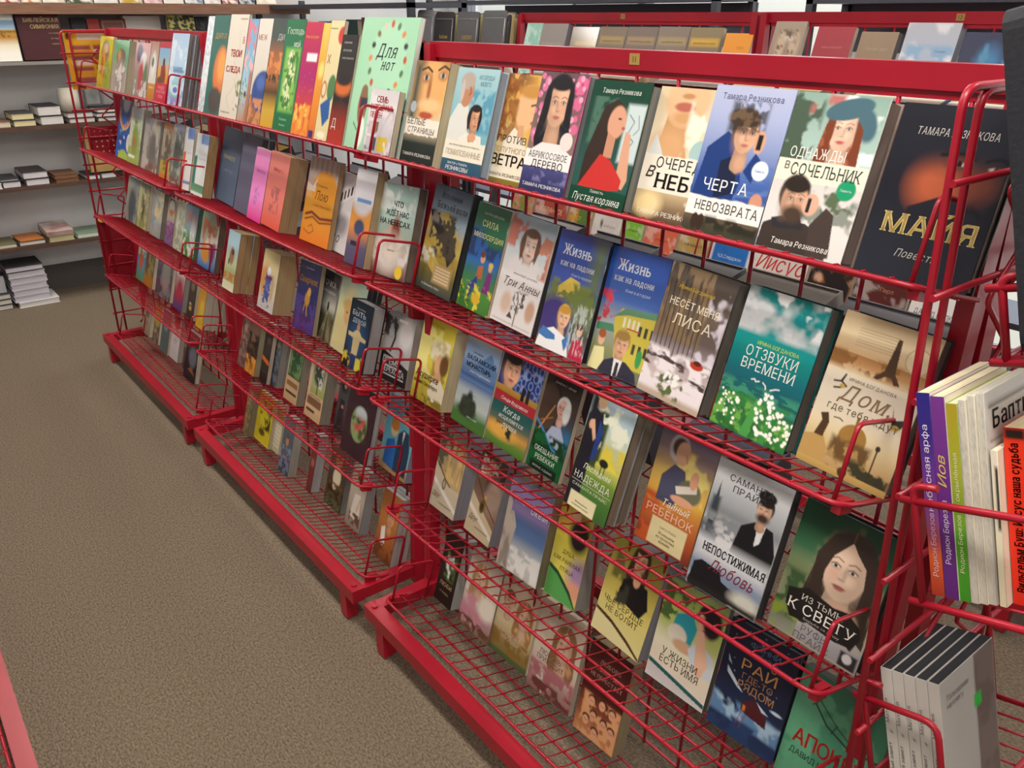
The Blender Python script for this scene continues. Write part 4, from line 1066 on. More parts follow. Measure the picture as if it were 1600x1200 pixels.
B(1, -1.425, 0.070, 0.132, 0.197, 0.0, 153, lambda c: c.g('a8cdd4','8fc2cc','7ab4c4','c8d8d4').n('5a9cb8',6,.55,.4,.2,1,.6).p([(0,.75),(0,.5),(.15,.34),(.4,.33),(.5,.5),(.5,.8)],'dfe0da').e(.32,.22,.16,.22,'c08868',.1).e(.3,.12,.17,.12,'b8a89c',.3).e(.2,.22,.05,.16,'c8bcb0',.3).l([(.38,.18),(.42,.23),(.38,.25)],.03,'9a6448').p([(.3,.9),(.32,.66),(.5,.6),(.85,.62),(.97,.9)],'eae6da').face(.63,.47,.125,'d8a07c','241a1a','bob',.5).e(.63,.64,.1,.06,'d8a07c').torn(.68,.87,'ece6d4',.02).t('ИЗ СЕРДЦА',.73,.1,.07,'5a8894',fit=.36).t('МОЕГО',.73,.16,.07,'5a8894',fit=.25).t('автобиографическая повесть',.5,.74,.035,'8a8a7a',fit=.75).t('ПОМИЛОВАННЫЕ',.5,.83,.1,'b0a890',fit=.86,cond=.7).gr(0,.875,1,1,'2f5a70','28506a').t('ВИКТОР и ТАМАРА',.42,.92,.04,'dfe6e8',fit=.5).t('РЕЗНИКОВЫ',.42,.975,.07,'e8ecec',fit=.56), 'pale blue cover with elderly man and dark-haired woman in white', th=.022,edge='8fa0ae',spine='8fa8b4',back='a8b4bc',hard=True)
B(1, -1.309, 0.094, 0.118, 0.198, 0.0, 153, lambda c: c.g('7a5638','b88a4a','d8b060','e0c890','d8c8a0','efe6d0').r(.75,0,1,.6,'e0b048',.4).n('b8783a',7,.45,0,0,.7,.6,soft=.25).n('e0a858',9,.55,.2,.0,.9,.35).e(.72,.3,.26,.34,'e8bc8c',.2).e(.75,.15,.28,.1,'c8924a',.5).n('8a5028',9,.5,.0,.05,.5,.6,al=.7).l([(.8,.27),(.95,.25)],.03,'6a4428').e(.9,.42,.05,.03,'b86a58').p([(.3,.62),(.5,.48),(.75,.54),(1,.75),(1,.85),(.3,.85)],'ece4d0').p([(.6,.45),(.72,.45),(.78,.58),(.6,.55)],'d8a47c').torn(.84,.95,'efe8d2',.015).gr(0,.95,1,1,'8a7a30','7a6c2a').t('ПРОТИВ',.5,.62,.13,'4a3a28',fit=.72,cond=.7).t('ПОПУТНОГО',.5,.71,.1,'a89468',fit=.8,cond=.7).t('ВЕТРА',.52,.83,.2,'3a2c20',fit=.85,cond=.8,serif=2).t('ТАМАРА РЕЗНИКОВА',.5,.93,.06,'5a4c34',fit=.9), 'golden cover of curly red-haired woman in profile', th=.016,spine='a8b4b8',edge='e8e4d8')
B(1, -1.174, 0.070, 0.118, 0.201, 0.0, 153, lambda c: c.g('6a5058','7a6060','8a7468','9a8a80').sp('d86a94',16,.07,.68,.02,1,.5).sp('eca8c0',14,.04,.68,.02,1,.5).sp('b84a70',10,.02,.68,.02,1,.5).sp('d878a0',12,.06,0,.02,.2,.6).sp('eca8c0',8,.03,0,.02,.2,.6).face(.48,.26,.24,'dcae90','1c1a20','long',.1,neck=True).p([(0,.68),(.3,.58),(.7,.58),(1,.66),(1,.75),(0,.75)],'efe6e4').e(.82,.55,.13,.13,'e8dcd8').torn(.64,.8,'f2eeec',.02).gr(0,.79,1,1,'4a4a80','34386a','2c3058').n('7a7aa8',5,.55,0,.8,1,.9).t('АБРИКОСОВОЕ',.5,.71,.11,'4a4448',fit=.85,serif=1,cond=.75).t('ДЕРЕВО',.52,.79,.13,'2c282c',fit=.7,serif=1,cond=.8).t('ТАМАРА РЕЗНИКОВА',.5,.955,.06,'efeef4',fit=.86), 'cover of dark-haired girl among pink blossoms, pink spine', th=.02,spine='d860a0',edge='8a8a8c',back='8a8a8c',hard=True)
B(1, -1.043, 0.070, 0.127, 0.195, 0.0, 153, lambda c: c.g('0e4030','1c4438','2c5450','24584c').n('4a7060',5,.58,.1,.1,1,.5).r(.7,.17,1,.62,'c8d8d8',.05).l([(.75,.25),(.85,.3),(.78,.4),(.9,.45),(.8,.55)],.012,'5a6a70').l([(.9,.25),(.95,.35),(.88,.4)],.01,'5a6a70').p([(.3,.2),(.5,.14),(.66,.2),(.62,.45),(.5,.6),(.35,.85),(.12,.9),(.12,.6)],'352822').e(.56,.32,.15,.2,'d8a084',.15).p([(.45,.4),(.6,.45),(.6,.6),(.45,.6)],'c89074').p([(.74,.38),(.84,.4),(.95,.75),(.9,.83),(.75,.8)],'d8a488').e(.6,.29,.03,.012,'2a1c18').e(.69,.36,.03,.02,'b8584c').p([(.12,.86),(.4,.58),(.6,.62),(.86,.76),(.85,.84),(.4,.88)],'c83430').gr(0,.86,1,1,'0e4632','0c3e2c').r(0,0,1,.13,'0e4030').t('Тамара Резникова',.52,.1,.07,'dfe6de',fit=.66,serif=1,shear=.15).t('Повесть',.5,.895,.045,'dfe6de',fit=.24,serif=1).t('Пустая корзина',.5,.97,.11,'e8ece4',fit=.84,serif=1,shear=.3), 'dark green cover of long-haired woman in red shawl', th=.03,spine='14402e',edge='8a8c88',back='14402e',hard=True)
B(1, -0.914, 0.088, 0.135, 0.196, 0.0, 153, lambda c: c.g('d8c4a0','e8d8bc','efe4d0','ece0c8').p([(.2,.16),(.52,.2),(.5,.36),(.62,.56),(.04,.56),(.16,.38)],'c89868').e(.3,.45,.25,.2,'d8a878',.8).e(.42,.08,.3,.3,'e4ba90',.2).e(.42,.22,.16,.07,'d0a070',.8).e(.4,.14,.14,.05,'b86858',.4).e(.42,.06,.09,.03,'c08a60',.6).p([(0,.55),(.1,.35),(.3,.55)],'d8dcd8').n('f4ecd8',5,.5,.5,.1,1,.5).e(.76,.46,.14,.14,'a8c8c8').torn(.5,.8,'f0e8d8',.015).gr(0,.78,1,1,'c8b088','8a7458','5a4432').e(.2,.88,.2,.14,'f0d8a0',.7).n('e8d8b8',5,.55,.3,.8,1,.95).t('ОЧЕРЕДЬ',.58,.6,.14,'3a3430',fit=.76,serif=1,cond=.7).t('в',.14,.68,.18,'3a3430',serif=1,shear=.3).t('НЕБО',.6,.75,.19,'2c2826',fit=.7,serif=3,cond=.8).t('ТАМАРА РЕЗНИКОВА',.5,.96,.06,'f2ece0',fit=.86), 'pale cover with lips and chin of a woman, black lettering', th=.026,spine='cfd8d8',edge='c4c8c8',back='1c4a40',hard=True)
B(1, -0.796, 0.070, 0.128, 0.201, 0.0, 153, lambda c: c.g('b4bcda','aab4d8','8c9cc8','4a6ab0','2c4a90','263e78').n('5a7ab8',9,.55,.3,.5,1,.75,sx=.3,sy=2).p([(.02,.8),(.08,.42),(.3,.3),(.5,.36),(.62,.62),(.56,.8)],'1f3c7c').p([(.3,.5),(.5,.44),(.58,.7),(.32,.76)],'1a2440').face(.53,.31,.15,'e0b090','4a3a30','short',.35,neck=True).e(.46,.2,.2,.1,'6a5440',.3).n('2c2420',10,.45,.28,.1,.75,.3,al=.8).e(.73,.35,.07,.12,'d8a484',.2).r(.7,.3,.76,.4,'1c1c20').p([(.62,.55),(.72,.42),(.8,.46),(.76,.62)],'1f3c7c').e(.83,.53,.1,.1,'eef2f8').t('Повесть',.83,.54,.03,'5a7ac0',fit=.12).e(.88,.74,.08,.1,'d0947a',.2).torn(.745,.885,'f2f0ea',.015).gr(0,.885,1,1,'6a5a48','4a4434','3a4030').n('2c2c22',8,.5,.3,.88,1,.97).e(.16,.93,.05,.09,'3a2a20').e(.24,.93,.05,.09,'3a2a20').t('Тамара Резникова',.5,.09,.075,'5a6080',fit=.78,serif=1).t('ЧЕРТА',.46,.705,.15,'f4f4f4',fit=.6,serif=1,cond=.9).t('НЕВОЗВРАТА',.54,.845,.12,'4a4844',fit=.84,serif=1,cond=.8), 'grey blue cover of woman in blue holding phone by sea', th=.014,spine='9aa4c8',hard=True)
B(1, -0.666, 0.070, 0.127, 0.200, 0.0, 153, lambda c: c.g('8aa89c','a8c4bc','c8dcd8','c8d4d0').n('4a5c4c',7,.5,0,0,.35,.45).n('e8f0f0',5,.55,.3,0,1,.4).n('b8706a',6,.6,.2,0,.55,.12).p([(.35,.45),(.45,.38),(.85,.36),(.95,.5),(.4,.52)],'ecebe8').face(.62,.21,.155,'eac4ac','7a3e26','long',-.15,lip='b84a4c').e(.62,.085,.25,.1,'4a6a78',.12,-14).e(.84,.17,.1,.16,'4a6a78',.3,-20).p([(.74,.14),(.82,.2),(.84,.36),(.72,.38),(.76,.28)],'7a3e26').r(0,.415,1,.555,'efe8d4').gr(0,.555,1,1,'d8d4d0','e0dedc','dcdcd8').n('5a6a50',7,.55,.6,.55,1,.75).n('8a9088',6,.6,.3,.6,1,.9).p([(0,1),(.02,.84),(.15,.8),(.5,.8),(.75,.86),(.82,1)],'3c3430').p([(.1,.8),(.4,.74),(.5,.84),(.15,.86)],'2c2c32').p([(.55,.8),(.68,.68),(.78,.72),(.85,.98),(.6,1)],'453a36').face(.3,.67,.15,'d0a488','2c2420','short',.25,neck=False).e(.33,.76,.13,.09,'4a3a30',.7).e(.5,.68,.09,.11,'dcae94',.2).r(.46,.64,.5,.73,'22242a').e(.83,.56,.1,.1,'1f9a6c').t('Повесть',.83,.57,.03,'cfe8dc',fit=.12).t('ОДНАЖДЫ',.42,.4,.12,'f0eee6',fit=.62,serif=1,cond=.75).t('В',.12,.48,.08,'5a5a50',serif=1).t('СОЧЕЛЬНИК',.56,.51,.14,'3a4a44',fit=.78,serif=1,cond=.75).t('Тамара Резникова',.5,.955,.07,'f0eee8',fit=.66,serif=1,shear=.2), 'cover with woman in beret above bearded man phoning', th=.034,spine='d8d8d0',edge='8f8078',back='8f8078',hard=True)
B(1, -0.521, 0.070, 0.135, 0.197, 0.0, 153, lambda c: c.g('20222c','1c1e28','1a1c26','20242e','262a34').e(.5,.43,.24,.22,'b85c3a',.9,-20,.85).e(.8,.4,.16,.16,'6a3426',.9,0,.8).r(.0,.14,1,.32,'1e202a',.25).e(.6,.31,.1,.05,'5a3024',.8).e(.59,.312,.06,.022,'cfc4ba',.4).e(.61,.31,.026,.028,'120e0e',.3).e(.9,.32,.05,.018,'a89c94',.4).e(.91,.32,.022,.022,'120e0e',.3).l([(.45,.27),(.62,.25),(.72,.28)],.03,'14141a').l([(.82,.28),(.92,.26),(1,.28)],.03,'14141a').p([(.3,.58),(.6,.48),(.9,.58),(1,.7),(.3,.7)],'1c1e28').t('ТАМАРА РЕЗНИКОВА',.52,.17,.075,'b8b4b0',fit=.68,serif=1,shear=.15).t('МАЙЯ',.54,.74,.2,'d8c07a',fit=.8,serif=3,cond=.85).t('Повесть',.5,.87,.08,'a8a49c',fit=.36,serif=1,shear=.35), 'black cover with woman eyes in dark and large gold title', th=.02,spine='1a1b22',edge='9a9488',back='1a1b22',hard=True)
B(2, -4.015, 0.130, 0.189, 0.241, 0.0, 74, lambda c: c.g('2a6ab8','2460b0','2a68b8').e(.5,.2,.46,.4,'e8b878',.05).e(.5,.2,.4,.34,'d86a4a',.05).e(.5,.2,.34,.28,'2a6ab8',.05).r(0,0,1,.16,'4a6a9a',.1).e(.5,.05,.25,.2,'b8c0c8',.3).e(.95,.7,.2,.2,'e8e4e0').t('РАДУГА',.5,.5,.13,'cfe0f0',fit=.6,rot=25).e(.6,1,.4,.2,'a8c05a',.2).sp('e8e0d8',5,.04,.1,.6,.6,.9), 'bright blue book with rainbow, leftmost on second tray')
B(2, -3.814, 0.123, 0.165, 0.223, 0.0, 71, lambda c: c.g('c8d4d0','b8ccb4','a8b878','98ac58').r(0,0,1,.15,'cfd8dc').n('d8e0c0',5,.55,0,.2,1,.7).e(.5,.6,.25,.4,'8fa850',.5).e(.45,.62,.08,.2,'c87a5a',.4).t('Моя',.5,.28,.1,'4a6a4a').r(.1,.85,.6,.9,'e8ece0'), 'pale green picture book, second on second tray', th=.03,edge='8a8378')
B(2, -3.610, 0.121, 0.200, 0.198, 0.0, 66, lambda c: c.g('a8a8b4','9a9890','8a8478','7a7468').e(.7,.25,.2,.3,'d8d4cc',.5).n('c8c4bc',5,.55,al=.8).e(.6,.6,.2,.35,'6a6258',.6).e(.75,.15,.15,.12,'cfc8b0',.3), 'silver grey glossy picture book, third on second tray', gloss=True,th=.03,edge='8a8074')
B(2, -3.344, 0.110, 0.114, 0.198, 0.0, 72, lambda c: c.g('b87a4a','8a8072','7a6e60','b8a052').e(.5,.4,.35,.5,'6a5e50',.5).n('b0a490',5,.55,0,.1,1,.6).gr(0,.68,1,.93,'b8a050','a89040').r(0,.93,1,1,'c8742e').t('ЛИС',.5,.76,.18,'5a4a24').t('и я',.5,.85,.16,'5a4a24'), 'brown book with yellow foot, second tray of far rack')
B(2, -3.187, 0.095, 0.115, 0.208, 0.0, 78, lambda c: c.g('8a8fa4','6a6e64','585c50','60665a').n('b8b8b0',5,.58,al=.7).e(.5,.5,.3,.4,'4a4c44',.6), 'dim grey green glossy book before the white ones', gloss=True)
B(2, -2.994, 0.075, 0.086, 0.206, -2.5, 85, lambda c: c.g('d8dce0','dcdcdc','d8d8d8').r(.3,0,1,.18,'6a8ac8').p([(0,.4),(.25,.38),(.25,1),(0,1)],'d8603a').r(.1,.85,1,.9,'7a84b0').l([(.3,.4),(.9,.4)],.02,'b8b8b8').l([(.3,.5),(.9,.5)],.02,'b8b8b8'), 'white book with orange corner and blue patch')
B(2, -2.907, 0.081, 0.112, 0.199, 0.0, 80, lambda c: c.g('d4dce0','dce0e0','d8dcd8').r(.4,0,1,.16,'7a9ad0').p([(0,.38),(.22,.36),(.22,.85),(0,.95)],'2a7a70').gr(0,.82,1,.95,'5a8a68','6a9a78').r(0,.95,1,1,'e0e4e0').l([(.3,.4),(.9,.4)],.02,'b0b8b8').t('К',.3,.13,.2,'cfe0f0'), 'white book with teal corner, right end of far rack', th=.03,edge='a8875a')
B(2, -2.816, 0.130, 0.162, 0.235, 2.5, 94, lambda c: c.g('5a6a80','5c6c84','586880').t('УЗНАЙ ЕГО',.45,.42,.09,'d8c88a',fit=.6).t('автор',.5,.58,.05,'8a98ac',fit=.4), 'slate blue book with small gold title, left on middle rack', th=.02,hard=True,spine='3c4654')
B(2, -2.567, 0.097, 0.131, 0.233, 2.5, 101, lambda c: c.g('606074','64627a','5c5c70'), 'plain slate purple book beside the blue slate one', th=.022,n=2,hard=True,edge='4a4c58',spine='44485a')
B(2, -2.408, 0.075, 0.098, 0.205, 2.5, 92, lambda c: c.g('e890c8','e080c0','e88ac8','d83a8a').n('a070b8',12,.55,.3,.5,.7,.78,al=.7).t('Чистота',.5,.33,.12,'a8589a',fit=.6,shear=.3), 'bright pink book with blue flower sketch', th=.016,edge='b89a78')
B(2, -2.306, 0.075, 0.125, 0.205, 2.5, 95, lambda c: c.g('d88078','d87a70','dc7a6c','d85a4a').n('8a5058',12,.55,.3,.45,.75,.8,al=.7).t('Милость',.5,.25,.11,'a8504a',fit=.5,shear=.3), 'coral red book with dark flower sketch', th=.026,n=2,edge='a88a64',spine='b03a34')
def c_poyu(c):
  c.g('b8a494','c8b8a8','d89a3a','d88e2e','dc7c2c').p([(0,0),(1,0),(1,.25),(.8,.3),(.6,.2),(.35,.22),(.2,.34),(0,.3)],'b0a098').e(.6,.36,.42,.3,'d8922e',.1)
  for k in range(6): c.r(.05+k*.17,0,.1+k*.17,.16,'a08474',.03)
  c.p([(0,.3),(.2,.34),(.35,.22),(.3,.4),(0,.4)],'d8c8b8').t('Пою',.55,.48,.15,'5a3a1c',shear=.3,serif=1).t('и славу Твою хвалю',.6,.56,.05,'a86a2a',fit=.6).l([(.1,.68),(.3,.64),(.6,.69),(1,.66)],.045,'7a3c28').l([(.1,.74),(.35,.69),(.6,.74),(1,.7)],.03,'8a4a2c').l([(.1,.86),(.3,.9),(.45,.85),(.35,.78),(.25,.82)],.02,'9a5428').t('Стихи',.5,.33,.05,'8a5a2a',fit=.4)
B(2, -2.124, 0.110, 0.165, 0.222, -0.6, 109, c_poyu, 'orange book with wavy brown bands and white wall top', th=.014,edge='b09068')
def c_piano(c):
  c.g('d8d4d8','dcdadc','d4d0d0','cfcccc').p([(0,.3),(1,.02),(1,.22),(0,.52)],'efedee')
  for k in range(7): c.p([(.05+k*.14,.34-k*.037),(.12+k*.14,.32-k*.037),(.12+k*.14,.43-k*.037),(.05+k*.14,.45-k*.037)],'26242a')
  c.e(.6,.65,.25,.25,'9a969c',.8).t('Вдо',.3,.88,.24,'4a484c',shear=.3,serif=1)
B(2, -2.011, 0.130, 0.110, 0.201, 2.5, 99, c_piano, 'white book with slanted piano keys', th=.012)
B(2, -1.815, 0.081, 0.095, 0.225, -1.0, 124, lambda c: c.g('cdd0d8','d8d4d4','d8a050','d88a3a','5a5470','504a68').e(.5,.3,.5,.4,'dcdce4',.4).r(.2,.3,.9,.34,'6a94c8').e(.5,.6,.25,.2,'3c4a68',.4).r(.2,.75,.5,.8,'2a2838'), 'narrow orange and white book with dark foot, beside piano book', th=.026,edge='b8a07c')
B(2, -1.719, 0.101, 0.150, 0.210, -2.3, 117, lambda c: c.g('a8ccc8','b0d0c8','a8bcb0','a89484','6a3c3c').n('e0ece8',5,.5,0,0,1,.3).e(.5,.56,.2,.22,'c8a490',.5).e(.55,.55,.12,.3,'8a4a38',.6).e(.45,.75,.4,.3,'cfc4bc',.7).n('d8d0cc',6,.5,0,.6,1,.85).e(.8,.92,.1,.1,'e8c83a').e(.5,.72,.22,.13,'d8ccc0',.4).t('ЧТО',.53,.24,.1,'26302e',fit=.26,serif=2).t('ЖДЁТ НАС',.53,.34,.1,'26302e',fit=.64,serif=2).t('НА НЕБЕСАХ',.5,.44,.1,'26302e',fit=.84,serif=2).t('Джек Уотс',.5,.72,.04,'4a3c3a',fit=.2), 'pale teal cover with clouds, black title and yellow dot', th=.026,edge='6f6058',spine='a8c0b8',hard=True)
def c_train(c):
  c.g('4a5c6c','8aa4b8','9ab0bc','b8a050','a89040','6a6438','3a4444').p([(0,.3),(.5,.22),(1,.5),(1,.62),(0,.42)],'b8a458').p([(0,.25),(.15,.24),(.8,.5),(.9,.58),(.75,.72),(.55,.55),(.1,.36)],'2c2c2c').n('4a4438',9,.5,.1,.25,.85,.65).n('8a8480',6,.55,.05,.15,.4,.35).p([(0,.5),(.6,.75),(.5,.85),(0,.68)],'c0a850').n('e0e0d0',7,.55,0,.6,.35,.75).r(.42,.72,.9,.9,'b09468',.05)
  for k in range(5): c.r(.46,.745+k*.03,.86,.755+k*.03,'e0d0b0')
  c.t('Исполнение',.5,.11,.1,'2c343c',fit=.55,serif=1).t('Божьей воли',.56,.21,.12,'20282e',fit=.8,serif=1).t('по Божьему плану',.42,.955,.045,'c8ccc8',fit=.5)
B(2, -1.568, 0.130, 0.140, 0.230, 2.5, 124, c_train, 'cover with steam train crossing golden fields', th=.026,spine='2c3a3c',edge='2c3234',back='2c3a3c',hard=True)
B(2, -1.404, 0.130, 0.109, 0.218, 2.5, 132, lambda c: c.g('2a6a4a','2c7050','2a5a9c','2464b8','3a7a5a','4a8a3a','3a7a34').n('1c3a6a',8,.5,0,.25,1,.5,sy=.5).e(.75,.25,.4,.25,'2a6a48',.4).e(.5,.5,.07,.08,'d8a07c').e(.48,.46,.07,.06,'6a3c20').p([(.42,.58),(.56,.56),(.6,.68),(.4,.7)],'b86a3a').p([(.2,.8),(.45,.66),(.5,.76),(.3,.9)],'2c3c8a').e(.78,.56,.06,.07,'d8a88a').e(.78,.53,.07,.05,'d8b850').p([(.66,.8),(.74,.6),(.86,.6),(.9,.8)],'7a2c78').n('e0d040',11,.62,.0,.75,1,1).e(.55,.88,.13,.1,'d8b030',.4).n('2c6a2a',8,.5,0,.8,.4,1).t('МАРИЯ ШВЕЦОВА',.55,.1,.05,'c8d8b8',fit=.6,serif=1).t('СИЛА',.5,.21,.14,'e0e0a0',fit=.5,serif=1,cond=.8).t('МИЛОСЕРДИЯ',.52,.32,.11,'e0e0a0',fit=.9,serif=1,cond=.75), 'night garden cover with two seated figures, yellow title', th=.014,gloss=True)
B(2, -1.285, 0.130, 0.131, 0.216, 2.1, 140, lambda c: c.g('a8c4d4','c4d4dc','e0dfe0','e6e2e0','dedad8').n('c87a6a',7,.53,0,0,.4,.3).n('c8846a',7,.55,.65,.1,1,.5).e(.5,.43,.36,.14,'e6e2e2',.5).face(.52,.26,.165,'e6cdc0','6a4a38','bob',.1,lip='a86860').e(.5,.47,.3,.09,'e6e2e2',.7).e(.28,.8,.12,.16,'d8bca8',.7).e(.85,.8,.1,.16,'c8a48c',.5).l([(.55,.98),(.55,.75),(.5,.68)],.02,'2a2624').l([(.55,.85),(.66,.75)],.012,'2a2624').l([(.55,.82),(.44,.76)],.012,'2a2624').n('4a4440',14,.6,.42,.66,.72,.86).p([(.36,.92),(.42,.86),(.5,.92)],'4a4a4c').l([(.05,.97),(.95,.97)],.012,'a8a4a4').t('ИРИНА БОГДАНОВА',.58,.53,.035,'5a5450',fit=.55,gap=.25).t('Три Анны',.52,.64,.14,'6a5458',fit=.84,serif=1,shear=.35), 'pale cover with vintage woman portrait over bare tree', th=.018,spine='cdcac8',edge='3c3c44',back='3c3c44',hard=True,gloss=True)
B(2, -1.107, 0.101, 0.126, 0.214, 0.5, 153, lambda c: c.g('2c4a9c','2a4894','34509c','7a8a6a','4a4c44','8a8888').r(.75,0,1,.6,'5a6a48',.25).p([(.2,.46),(.4,.36),(.6,.38),(.7,.52),(.2,.55)],'c8b048').n('6a7a3a',8,.5,.0,.4,1,.6).e(.25,.72,.35,.3,'3c3478',.5).face(.45,.7,.115,'e8bc98','c8983c','short',.1).p([(0,1),(.05,.86),(.3,.8),(.62,.86),(.7,1)],'eef0f2').p([(.02,.9),(.08,.82),(.36,.86),(.38,.9),(.2,.92)],'3a78b8').p([(.62,.82),(.52,.88),(.6,.96),(.7,.88)],'3a78b8').p([(.7,1),(.74,.82),(.92,.82),(1,1)],'b82c4c').e(.82,.76,.055,.07,'dcae94').e(.8,.72,.06,.05,'5a3020').n('e0ece8',16,.6,.6,.55,1,.95,sx=2,sy=.5,al=.5).t('Жизнь',.43,.19,.17,'e6eaf2',fit=.58,serif=3,cond=.75).t('как на ладони',.48,.285,.1,'dce2ee',fit=.68,serif=3,cond=.85).t('Книга первая',.6,.35,.05,'a8b4d4',fit=.4,shear=.3), 'blue film wrapped cover with boy in sailor collar', th=.022,spine='1a2034',edge='20222c',back='1a2034',hard=True,gloss=True)  # pale streaky noise at lower right is film glare painted into the cover
def c_zh2(c):
  c.g('2c58b0','2a50a4','3a60a8','a8b4b8','8a9060','6a7468').p([(.3,.55),(.4,.46),(1,.44),(1,.9),(.45,.9)],'d0c04a').p([(.28,.54),(.45,.45),(1,.42),(1,.47),(.5,.5)],'5a8a68')
  for k in range(4): c.r(.46+k*.08,.52,.5+k*.08,.6,'e8e4c8')
  for k in range(3): c.r(.74+k*.1,.55,.79+k*.1,.63,'3a4430'); c.r(.7+k*.1,.7,.75+k*.1,.78,'3a4430')
  c.n('c83a4a',8,.56,.0,.35,.3,.62).p([(.02,.62),(.3,.6),(.35,.66),(.02,.68)],'4a8a6a').l([(.55,.6),(.75,.6)],.02,'c84a4a').e(.16,.74,.06,.09,'e0b494').e(.16,.7,.065,.06,'a85a30').p([(.02,1),(.06,.82),(.24,.8),(.3,.95),(.25,1)],'e8e4a8').face(.52,.74,.12,'e0b08a','a08040','short',.1).p([(.2,1),(.28,.9),(.42,.86),(.66,.86),(.85,.92),(.9,1)],'2c3444').p([(.45,.86),(.6,.86),(.56,1),(.47,1)],'e8eaec').p([(.5,.88),(.55,.88),(.56,1),(.49,1)],'30343c').e(.85,.8,.05,.12,'3a9a50').t('Жизнь',.44,.17,.16,'eef2f8',fit=.56,serif=3,cond=.75).t('как на ладони',.48,.26,.1,'e4eaf4',fit=.68,serif=3,cond=.85).t('Книга вторая',.58,.33,.05,'b8c8e4',fit=.42,shear=.3)
B(2, -0.979, 0.111, 0.130, 0.211, -0.7, 159, c_zh2, 'blue film wrapped cover with young man in tie before yellow mansion', th=.022,spine='1a2034',edge='20222c',back='1a2034',hard=True,gloss=True)
def c_lisa(c):
  c.g('4a4440','5a5048','6a5c50','6a5c58','a89ca0','c8b8b4','b8a490').n('d8d0dc',5,.54,.62,.05,1,.65).n('8a7458',10,.48,0,0,.7,.55,sx=2,sy=.4)
  for k in range(9): c.l([(.05+k*.075,.1+.02*(k%3)),(.09+k*.073,.66)],.014,'33291f' if k%2 else '4a3c2c')
  c.gr(0,.7,1,.71,'a89898','a89898').n('e8e0e4',5,.47,0,.63,1,.95).n('4a3c38',9,.56,0,.64,1,.86,sx=.6,sy=2).e(.78,.66,.1,.05,'b83a24').e(.78,.64,.06,.03,'5a2018').n('5a6a3a',12,.58,.3,.8,.7,.97).sp('eef0ea',12,.02,.35,.78,.6,.86,asp=2).t('Ирина Богданова',.46,.17,.055,'d8b83a',fit=.54,shear=.2).t('НЕСЁТ МЕНЯ',.5,.3,.11,'ece4c8',fit=.76,serif=1,cond=.8).t('ЛИСА',.54,.43,.16,'f0e8cc',fit=.6,serif=1,cond=.8)
B(2, -0.842, 0.091, 0.126, 0.209, 2.5, 168, c_lisa, 'winter forest cover with small red car on snowy road', th=.03,spine='4a4440',edge='7a746c',back='5a544c',hard=True)
B(2, -0.698, 0.098, 0.130, 0.208, 1.3, 180, lambda c: c.g('0f807e','10868a','109090','0f8a88','136a78','1c5a58','2c6a3a','2c6430').n('c8ccd0',4.5,.5,0,-.1,1,.3,soft=.3).n('eceef0',6,.56,.1,-.1,1,.24).gr(0,.62,1,.66,'14606c','14606c').n('3a8a70',10,.5,0,.64,1,.76,sy=3).n('2f7a38',9,.48,0,.72,1,1).n('6aa84a',12,.6,0,.76,1,1).p([(.4,1),(.5,.72),(.56,.74),(.52,1)],'4a9a4a').p([(.66,1),(.7,.74),(.76,.76),(.74,1)],'3f8f42').sp('f0f4e4',30,.016,.02,.74,.35,.95).sp('f6f8ee',44,.02,.52,.66,.78,.95).sp('f0f4e4',26,.018,.78,.75,1,.97).l([(.36,.61),(.4,.6),(.42,.615),(.46,.605)],.014,'eef4f4').l([(.51,.605),(.55,.62),(.56,.64)],.014,'eef4f4').l([(.62,.635),(.68,.615),(.72,.61)],.014,'eef4f4').t('ИРИНА БОГДАНОВА',.56,.37,.05,'c8d83a',fit=.52,cond=.8).t('ОТЗВУКИ',.52,.46,.14,'e6eeea',fit=.66,serif=1,cond=.8).t('ВРЕМЕНИ',.52,.55,.14,'e6eeea',fit=.68,serif=1,cond=.8), 'teal cover with white clouds over lily of the valley meadow', th=.032,spine='0e6a68',edge='6f6862',back='0e5a58',hard=True)
